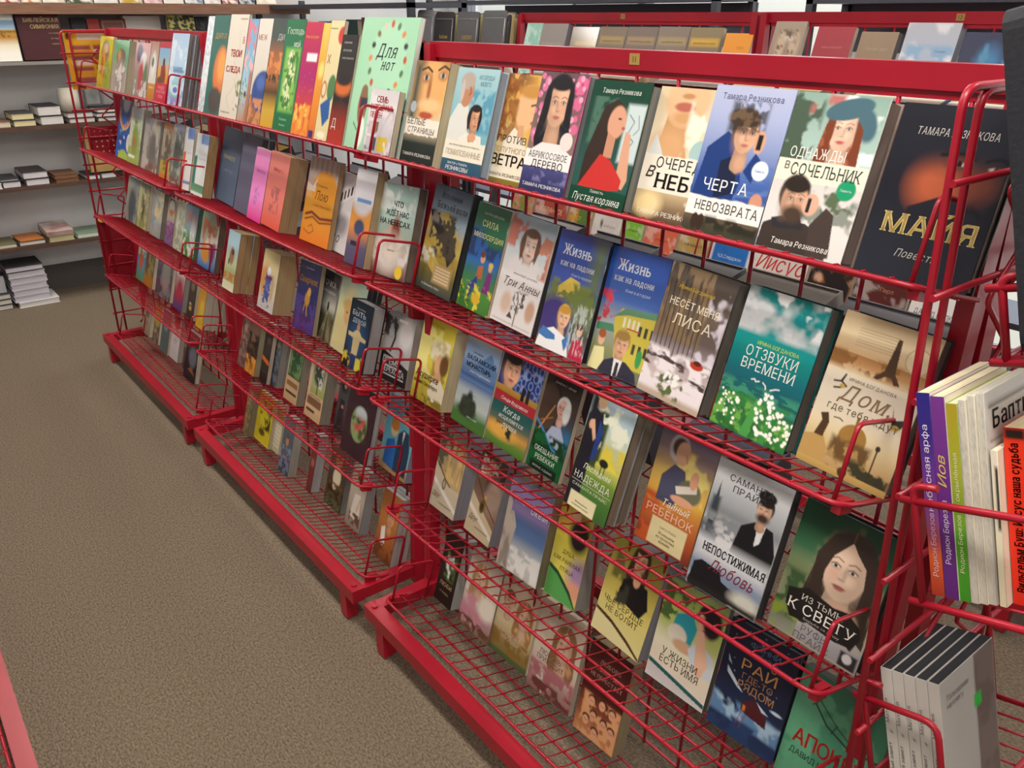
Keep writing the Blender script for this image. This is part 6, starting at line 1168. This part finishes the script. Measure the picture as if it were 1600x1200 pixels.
B(4, -0.954, 0.130, 0.129, 0.205, 1.9, 98, lambda c: c.g('8a8a38','a89c48','d0c060','d8cc80','dcd490').n('6a6c34',6,.52,.1,0,.4,.4,sy=.4).face(.55,.12,.13,'d8aa84','3a2c20','long',-.2).p([(.3,.55),(.34,.36),(.5,.3),(.8,.32),(.9,.5),(.8,.62)],'17171a').e(.58,.3,.07,.12,'d8a884',.2).n('3a3a30',9,.52,.28,.4,.5,.62).p([(0,.78),(.35,.82),(.7,.9),(1,1),(0,1)],'e0d8a0').p([(0,.76),(.35,.8),(.72,.885),(1,.975),(1,1),(.7,.915),(.35,.835),(0,.79)],'4a2c1c').t('ЧЬЁ СЕРДЦЕ',.5,.66,.11,'4a4020',fit=.8,serif=1,cond=.8).t('НЕ БОЛИТ',.5,.74,.11,'4a4020',fit=.66,serif=1,cond=.8), 'yellow cover with woman in black lace, brown curved foot band', th=.045,edge='84848a',spine='c8b860')
B(4, -0.798, 0.122, 0.134, 0.200, -1.6, 129, lambda c: c.g('8a9a60','a8bc60','b8c470','d8d4b8','dcd0bc','dcd4c8').n('4a6a34',9,.56,0,0,.5,.4).face(.74,.24,.15,'e0b094','2a2022','short',-.1,neck=False).e(.82,.22,.14,.2,'241c20',.3).p([(.26,.3),(.5,.22),(.62,.34),(.58,.52),(.4,.5),(.24,.42)],'2a98a8').e(.34,.48,.16,.13,'dcd4c4',.2).e(.48,.56,.18,.08,'c8a080',.4).p([(.55,.55),(.7,.42),(.95,.5),(1,.7),(.7,.72)],'c4ccd4').p([(.62,.34),(.72,.32),(.9,.6),(.82,.75),(.72,.7)],'e0b498').p([(0,.82),(1,.93),(1,.97),(0,.86)],'1f5a58').p([(0,.86),(1,.97),(1,1),(0,1)],'c8c4c4').t('У ЖИЗНИ',.48,.72,.12,'3c3c34',fit=.6,serif=1,cond=.8).t('ЕСТЬ ИМЯ',.5,.8,.12,'3c3c34',fit=.66,serif=1,cond=.8), 'pale green cover with girl resting on turquoise bag, teal foot band', th=.014,edge='5a5a58',spine='3a6a68')
B(4, -0.654, 0.123, 0.133, 0.196, -2.5, 136, lambda c: c.g('141a2e','161c34','182038','1c2a48','203458').sp('8a9ab8',30,.008,0,0,1,.5).n('5a80a8',4,.5,0,.68,1,.86).n('9ab8d0',5,.55,0,.7,1,.85).n('243c64',4,.46,0,.82,1,1.05).p([(.42,.66),(.55,.58),(.78,.66),(.8,.76),(.5,.74),(.42,.72)],'4a1c22').r(.44,.67,.48,.72,'c8742e').l([(.44,.74),(.4,.86)],.01,'7a3a34').l([(.5,.75),(.46,.88)],.01,'7a3a34').p([(.1,.42),(.25,.5),(.4,.58),(.3,.56),(.12,.48)],'b8c8d8').p([(.6,.58),(.8,.64),(.7,.64)],'b8c8d8').e(.88,.58,.08,.02,'b8c8d8').p([(.08,.32),(.16,.4),(.1,.38)],'9ab0c8').t('ФЭННИ',.55,.16,.08,'5a6a8a',fit=.42).t('ФЛЭГГ',.55,.24,.08,'5a6a8a',fit=.42).t('РАЙ',.54,.38,.17,'b8864a',fit=.5).t('ГДЕ-ТО',.55,.46,.1,'9a7048',fit=.44).t('РЯДОМ',.56,.55,.12,'a87a4a',fit=.52), 'dark navy cover with red house above white clouds', th=.018,edge='2a2c34',spine='161c30',back='161c30',hard=True)
B(4, -0.520, 0.130, 0.150, 0.190, -1.4, 136, lambda c: c.g('3a7058','3f8062','4a9070','428868','3a7a5e').n('6ab08a',4,.55,al=.6).l([(.15,.05),(.22,.25),(.4,.38),(.65,.45),(1,.42)],.02,'26302c').l([(.12,.02),(.28,.22),(.5,.34),(.8,.46)],.012,'26302c').l([(.2,.28),(.27,.2)],.012,'26302c').l([(.46,.42),(.5,.33)],.012,'26302c').t('АПОКРИФ',.1,.66,.2,'c83c34','l',fit=.95,cond=.75,serif=2).t('ДАВИД ИЗ НАЗАРЕТА',.1,.76,.08,'1c3a2e','l',fit=.88), 'green cover with barbed wire and big red title, bottom right', th=.02,edge='4a4a44',spine='2c6a50')
B(5, -4.080, 0.130, 0.109, 0.190, 0.0, 26, lambda c: c.g('b8ac8c','b0a488').r(.25,.25,.75,.55,'6a7064').e(.5,.7,.2,.1,'98907a',.5), 'cream book with small framed picture, leftmost at the bottom')
B(5, -3.924, 0.130, 0.085, 0.190, 0.0, 26, lambda c: c.g('c8b84a','b8a840','9a8a60').n('5a4a6a',5,.5,0,.5,1,1), 'yellow book with violet shapes on bottom tray of far rack')
B(5, -3.780, 0.120, 0.105, 0.190, 0.0, 32, lambda c: c.g('5a7074','546a6c','5a706c').e(.5,.4,.2,.15,'8a9a98',.5), 'plain teal grey book, third on the bottom tray')
B(5, -3.673, 0.129, 0.111, 0.190, 0.0, 33, lambda c: c.g('d4ccc8','d8d0d0','d0c8cc').e(.5,.05,.35,.42,'b04a3c',.05).t('Жизнь',.5,.55,.07,'8a7a8a',fit=.36,serif=2).t('вечная',.5,.62,.06,'8a7a8a',fit=.3), 'white book with red half disc at top, bottom tray', th=.02,edge='9a9484')
B(5, -3.501, 0.130, 0.117, 0.190, 0.0, 26, lambda c: c.g('6a6070','5a4e5c','2a2838').n('8a8490',5,.52,0,0,1,.5).r(.2,.75,.8,.85,'24304a'), 'dark violet film covered book at bottom of far rack', gloss=True,th=.02)
B(5, -2.730, 0.092, 0.047, 0.190, 0.0, 45, lambda c: c.g('a89468','988a60','8a7c58').n('6a6040',5,.5), 'beige narrow book, left at the bottom of middle rack', th=.03,edge='8a806c')
B(5, -2.682, 0.114, 0.127, 0.180, 0.0, 36, lambda c: c.g('d8c82a','d0c22c','d4c430').n('3a3818',7,.56,.2,.1,.9,.7).e(.45,.78,.2,.1,'5a4c1c',.3), 'bright yellow cover with black drawing, bottom tray of middle rack', th=.014)
def c_5i(c):
  c.g('c8c48a','ccc8a0','c4c098').r(.1,.1,.9,.35,'8a9a4a',.1)
  for k in range(6): c.r(.15,.45+k*.08,.85,.48+k*.08,'eeeade')
B(5, -2.567, 0.128, 0.067, 0.180, 0.0, 36, c_5i, 'cream book with green heading lines, beside the yellow one', th=.012)
B(5, -2.391, 0.077, 0.075, 0.190, 0.0, 72, lambda c: c.g('4a5a6c','44586c','3c4c5c').e(.5,.42,.14,.2,'c88a5a',.4).e(.5,.34,.1,.08,'5a3a28',.4).n('6a88a0',5,.55,0,.5,1,1), 'blue grey cover with orange figure, bottom tray of middle rack', th=.03,edge='a09c92',gloss=True)
B(5, -2.225, 0.099, 0.033, 0.190, 0.0, 63, lambda c: c.g('6a2428','7a3430','6a2c2c').e(.5,.5,.3,.4,'a86a54',.5), 'narrow dark red book, bottom tray of middle rack', th=.03,edge='a8a6a4')
B(5, -2.133, 0.115, 0.107, 0.200, 0.0, 65, lambda c: c.g('5a5440','3a3a28','2c3020','34381f').e(.5,.25,.2,.2,'a87a54',.3).e(.5,.16,.22,.1,'6a4a30',.4).e(.52,.5,.22,.3,'e0d8b8',.3).e(.45,.66,.1,.1,'d0c8a8',.4).n('4a5030',6,.52,0,.6,1,1), 'dark green cover with white bearded man', th=.018,edge='7c7a74',gloss=True)
B(5, -1.983, 0.109, 0.089, 0.190, 0.0, 59, lambda c: c.g('a8a490','c0b8a4','b0a898','8a7c70').e(.55,.25,.13,.15,'c8a080',.3).e(.52,.18,.17,.11,'4a3428',.3).p([(.2,.85),(.35,.45),(.7,.42),(.85,.85)],'e0dcd0').n('6a4c3c',6,.52,.2,.75,.9,.95).l([(.7,.5),(.6,.7)],.05,'c8946c'), 'pale cover with lady in white dress, bottom tray of middle rack', th=.03,edge='989694')
B(5, -1.786, 0.093, 0.092, 0.200, 0.0, 78, lambda c: c.g('a86a34','b87a3c','a86430','7a4424').face(.6,.35,.2,'d8a070','2c1c14','short',.1).p([(.2,.55),(.4,.5),(.5,.75),(.3,.85)],'e8e4dc').n('6a3c1c',5,.5,0,.75,1,1), 'orange brown cover of lady with white glove', th=.016,n=3,edge='b0aeac')
B(5, -1.528, 0.130, 0.075, 0.190, 0.0, 47, lambda c: c.g('241e1c','2c2420','241c1a').n('4a6a34',6,.5,.25,.25,.85,.65).sp('e8ece4',14,.05,.35,.3,.75,.62,asp=1.5).t('ЛЮБИ',.5,.75,.17,'b8a47c',fit=.7,serif=1).t('и верь',.5,.85,.1,'a8946c',fit=.5,serif=1), 'black cover with white snowdrops and cream title', th=.04,edge='a09e98',spine='241e1c')
B(5, -1.412, 0.125, 0.123, 0.200, 0.0, 78, lambda c: c.g('a89c90','c8bca8','d8d0c0','b89098','8a6a54').face(.4,.3,.18,'dcb49a','a8845c','part',.1).n('c88a98',6,.48,0,.55,.7,.95).n('6a4838',8,.5,0,.85,1,1).e(.75,.6,.25,.25,'e4dccc',.6), 'cover with fair woman above pink blossom shrub', th=.02,edge='8a8470',spine='8a846c')
B(5, -1.288, 0.130, 0.137, 0.215, -2.5, 106, lambda c: c.g('b0a08c','c0b09a','cdbfa4','c8b890','9a8450','6a6434').face(.3,.36,.13,'d8b498','6a4c34','short',.2).face(.72,.42,.16,'dcb898','9a7448','part',-.1).n('8a6a34',7,.5,0,.72,1,.95).gr(0,.94,1,1,'5a6a3c','4a5c34').t('Джанет Оук',.55,.13,.1,'4a4038',fit=.7,serif=1,shear=.3).t('РАСЦВЕТ',.45,.72,.09,'c8a890',fit=.6,serif=1).t('ЛЮБВИ',.5,.79,.09,'c8a890',fit=.46,serif=1), 'cream cover of two smiling women over autumn field', th=.014,spine='a89a80')
B(5, -1.139, 0.125, 0.141, 0.215, -2.5, 117, lambda c: c.g('b8a894','c8baa8','d4c8b4','b89c94','8a605a').face(.64,.36,.19,'dcb498','8a6644','part',-.1).n('a86a70',7,.5,0,.68,1,.95).l([(.3,.78),(.35,.98)],.03,'d8ccc0').l([(.2,.84),(.5,.88)],.03,'d8ccc0').n('6a3a38',8,.5,.1,.85,1,1).t('Джанет Оук',.5,.12,.1,'5a4c40',fit=.6,serif=1,shear=.3).t('ЛЮБОВЬ',.4,.58,.1,'5a4c44',fit=.5,serif=1).t('ПРИХОДИТ',.42,.65,.1,'5a4c44',fit=.6,serif=1), 'cream cover of long-haired woman above pink fence scene', th=.014,spine='b0a48c')
def c_5t(c):
  c.g('4a1c1c','501e1e','4a1a1a','8a4c34','c88a5c').n('d8a070',5,.46,.1,.55,1,1)
  for k,(x,y) in enumerate([(.3,.62),(.55,.6),(.8,.62),(.4,.76),(.66,.78),(.25,.84),(.85,.8),(.5,.92)]): c.e(x,y-.03,.09,.07,'3a1c14',.3).e(x,y,.075,.09,'d8a07c',.2).e(x-.025,y,.01,.01,'3a2018').e(x+.025,y,.01,.01,'3a2018')
  c.t('ЛЮБОВЬ',.55,.2,.09,'c0988a',fit=.5,serif=1).t('НИКОГДА',.55,.28,.09,'c0988a',fit=.56,serif=1).t('НЕ ПЕРЕСТАЁТ',.52,.36,.09,'c0988a',fit=.76,serif=1)
B(5, -0.979, 0.124, 0.117, 0.210, -2.5, 114, c_5t, 'dark red cover with cluster of family faces at the foot', th=.034,edge='8c7c5c',spine='4a1c1c')
B(5, -3.400, 0.100, 0.140, 0.200, 0.0, 51, lambda c: c.g('3a4a3c','24262c','1c1c22').e(.6,.5,.3,.3,'6a707a',.5).p([(.3,.8),(.6,.7),(.9,.85)],'8a5a34'), 'dark book with pale spine turned out, right at bottom of far rack', th=.02,spine='c9d0c4',hard=True)
B(6, -2.901, 0.100, 0.098, 0.222, 0.0, 36, lambda c: c.g('8ac4b0','7ab4a4','88c0b0').n('b8dcd0',5,.55), 'glossy sea green book, leftmost on the back row top tray', gloss=True)
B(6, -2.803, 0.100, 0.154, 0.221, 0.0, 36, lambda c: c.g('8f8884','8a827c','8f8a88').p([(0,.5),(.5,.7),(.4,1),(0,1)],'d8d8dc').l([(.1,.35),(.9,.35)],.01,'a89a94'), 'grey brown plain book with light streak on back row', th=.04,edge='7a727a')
B(6, -2.619, 0.100, 0.146, 0.210, 0.0, 36, lambda c: c.g('5a4432','8a7248','6a6458').r(.2,.25,.95,.32,'a88c48').p([(.2,.5),(.95,.4),(.9,1),(.15,1)],'a8b0c4'), 'brown ribbed book with painted bright window reflection on back row', th=.02,gloss=True)  # grey blue polygon paints a window reflection into the cover colour
B(6, -2.463, 0.100, 0.136, 0.212, 0.0, 36, lambda c: c.g('7a6a58','756452','7a6a58').r(.05,.16,.95,.28,'a08858').t('БИБЛЕЙСКИЕ УРОКИ',.5,.25,.05,'6a5430',fit=.7).t('ДЕТЯМ',.5,.4,.08,'a89878'), 'olive brown series book with gold band, back row')
B(6, -2.321, 0.100, 0.145, 0.213, 0.0, 36, lambda c: c.g('75645c','6f5e58','75645c').r(.05,.16,.95,.28,'9a8260').t('БИБЛЕЙСКИЕ УРОКИ',.5,.25,.05,'6a5430',fit=.7).t('СОКРОВИЩА',.5,.68,.1,'c8c0b8',fit=.75), 'violet brown series book with pale title, back row')
B(6, -2.170, 0.100, 0.138, 0.215, 0.0, 36, lambda c: c.g('827468','7c6c5e','827468').r(.05,.16,.95,.28,'a08c64').t('БИБЛЕЙСКИЕ УРОКИ',.5,.25,.05,'6a5430',fit=.7).t('СВЕТ',.5,.4,.08,'b8a888'), 'grey brown series book, third with gold band on back row')
B(6, -2.026, 0.100, 0.133, 0.214, 0.0, 36, lambda c: c.g('8a7a58','7c6c52','8a7a60').r(.05,.16,.95,.28,'c8a040').t('БИБЛЕЙСКИЕ УРОКИ',.5,.25,.05,'6a5430',fit=.7).t('ВОЗРАСТАНИЕ',.55,.68,.11,'e0d8cc',fit=.8), 'brown series book with white title at right of the series, back row')
B(6, -1.878, 0.100, 0.107, 0.198, 0.0, 36, lambda c: c.g('e89a2e','e09028','e0942c').p([(.4,1),(.5,.72),(.75,.68),(1,.85),(1,1)],'3a1c24').e(.62,.8,.1,.1,'e8d8c8').r(.5,.22,.75,.24,'b8702a'), 'bright orange book with dark figure below, back row', th=.05,edge='e8e4e0')
B(6, -1.698, 0.100, 0.109, 0.235, 0.0, 36, lambda c: c.g('a89888','9a8674','8a7460').r(.2,.18,.8,.24,'d8d0c4').e(.3,.3,.15,.4,'c8b098',.5).e(.75,.3,.15,.4,'c8b098',.5).e(.5,.65,.3,.25,'b08a68',.4).n('6a5848',6,.55,.2,.1,.8,.4), 'sepia photo cover with hands and dress, back row')
B(6, -1.547, 0.100, 0.120, 0.221, 0.0, 36, lambda c: c.g('a82c3c','a02838','a02c3c').t('ВИВЬЕН БЕРДЖЕР',.5,.27,.05,'c8808a',fit=.55).t('ПРОГУЛКИ',.5,.47,.11,'ecd8d4',fit=.62).t('С БОГОМ',.5,.6,.11,'ecd8d4',fit=.54).t('БОГОМ',.5,.9,.16,'d8a8a0',fit=.6), 'red book with white title on the back row')
B(6, -1.405, 0.100, 0.110, 0.209, 0.0, 36, lambda c: c.g('9a8268','8f785e','96805f').r(.38,.42,.74,.72,'2c1c18').e(.56,.55,.13,.13,'a8603a',.4).e(.55,.62,.04,.04,'d8d0c0').t('Ранний свет',.5,.24,.1,'b8a48a',fit=.6,shear=.3), 'tan book with small square picture on the back row', th=.02,edge='7a7270')
B(6, -1.275, 0.100, 0.144, 0.234, 0.0, 36, lambda c: c.g('b8bcc8','b0bcd0','98b4d8','a8bcd8').n('8ab0d4',4,.5,.1,.25,1,.8).n('e0e0e8',4,.56).t('Империя',.55,.68,.14,'3a4c74',fit=.42,shear=.4).t('Роман',.75,.32,.05,'7a8494',fit=.2), 'pale cloudy blue book with script title on the back row', th=.03,edge='8a8a94')
B(6, -1.115, 0.100, 0.125, 0.212, 0.0, 36, lambda c: c.g('1c2450','182048','141c40').e(.6,.4,.25,.4,'3a7ab0',.8).p([(.4,.3),(.5,.1),(.6,.3),(.55,.5)],'4a90b8').e(.65,.55,.2,.13,'5ab0c8',.5).n('3a80b0',5,.52,.3,.3,1,1), 'dark blue cover with glowing winged figure, back row')

# ------------------------------------------------------------------ the back row's third tray: lower ends seen between the near rack's tiers
R3 = [('7a8a3a', 'olive book with picture, third tray of back row, left'), ('a8483c', 'brick red book on third tray of back row'), ('b8862e', 'ochre book with green picture on third tray of back row'), ('d4d0cc', 'pale grey book on third tray of back row'), ('7ab83a', 'lime green book on third tray of back row'), ('d86a4a', 'coral book on third tray of back row'), ('b89a58', 'tan book with black lettering on third tray of back row'), ('e4e6ea', 'white book with bright blue panel on third tray of back row'), ('e0d4cc', 'cream book with red handwritten title on third tray of back row'), ('c87a30', 'orange and black picture book on third tray of back row'), ('5a2420', 'dark red brown book on third tray of back row'), ('e8e6e6', 'white book with grey lettering on third tray of back row')]
x = -2.86
for k, (cc, lb) in enumerate(R3):
    w = [.14, .2, .13, .15, .1, .15, .13, .16, .2, .14, .16, .19][k]
    def pt(c, cc=cc, k=k):
        c.g(cc).n('f0ece4', 5, .6, al=.35)
        if k == 0: c.n('c87a6a', 7, .5, 0, .3, 1, 1)
        if k == 2: c.r(.4, .5, .9, .9, '5a7a3a').t('КВЕСТ', .3, .8, .12, 'd8b84a')
        if k == 1: c.t('ИЗБРАННОЕ', .5, .8, .12, 'e0d4a0', fit=.7)
        if k == 7: c.r(.06, .55, .94, .93, '2a74c8').t('Ч.Х.Сперджен', .5, .8, .09, 'd8e4f4', fit=.6)
        if k == 8: c.t('Иисус', .5, .8, .3, 'c8343a', fit=.85, shear=.3)
        if k == 9: c.n('241c1c', 4, .45, .0, .3, 1, 1)
        if k == 6: c.t('на крест', .5, .75, .1, '2a241c', fit=.6)
        if k == 11: c.t('ДАВИД ВИЛКЕРСОН', .5, .86, .09, '4a4a52', fit=.84, serif=1).r(.42, .9, .6, .93, 'c8383a')
        if k == 10: c.t('Перл', .6, .7, .08, 'b8846a').r(.4, .88, .62, .92, 'b83a34')
        if k == 4: c.t('для детей', .5, .75, .08, '3a6a1c', fit=.5)
        if k == 5: c.t('Солнышко', .5, .8, .08, '9a3a24', fit=.5)
        if k == 3: c.e(.3, .75, .04, .1, '2a2a2a').t('азбука', .6, .8, .08, '8a8a90', fit=.4)
    B(8, x, .08, w, .2, 0, 30, pt, lb, spine=cc)
    x += w + .012
# second tray of the back row, mostly hidden by the near rack
x = -2.9
for k in range(12):
    cc = ['d8c8b0', 'a83a3a', 'e8e0d0', '3a5a8a', 'c8a050', 'e4ddd4', '7a3a4a', 'd0d4d8', '5a7a5a', 'e8d8b8', 'a85a4a', 'efe9dc'][k]
    B(7, x, .08, .15, .2, 0, 24, (lambda cc: lambda c: c.g(cc).n('f0ece4', 5, .58, al=.5).r(.15, .2, .85, .3, '4a4440'))(cc), 'book on the second tray of the back row, %s from left' % NMS[k], spine=cc)
    x += .19
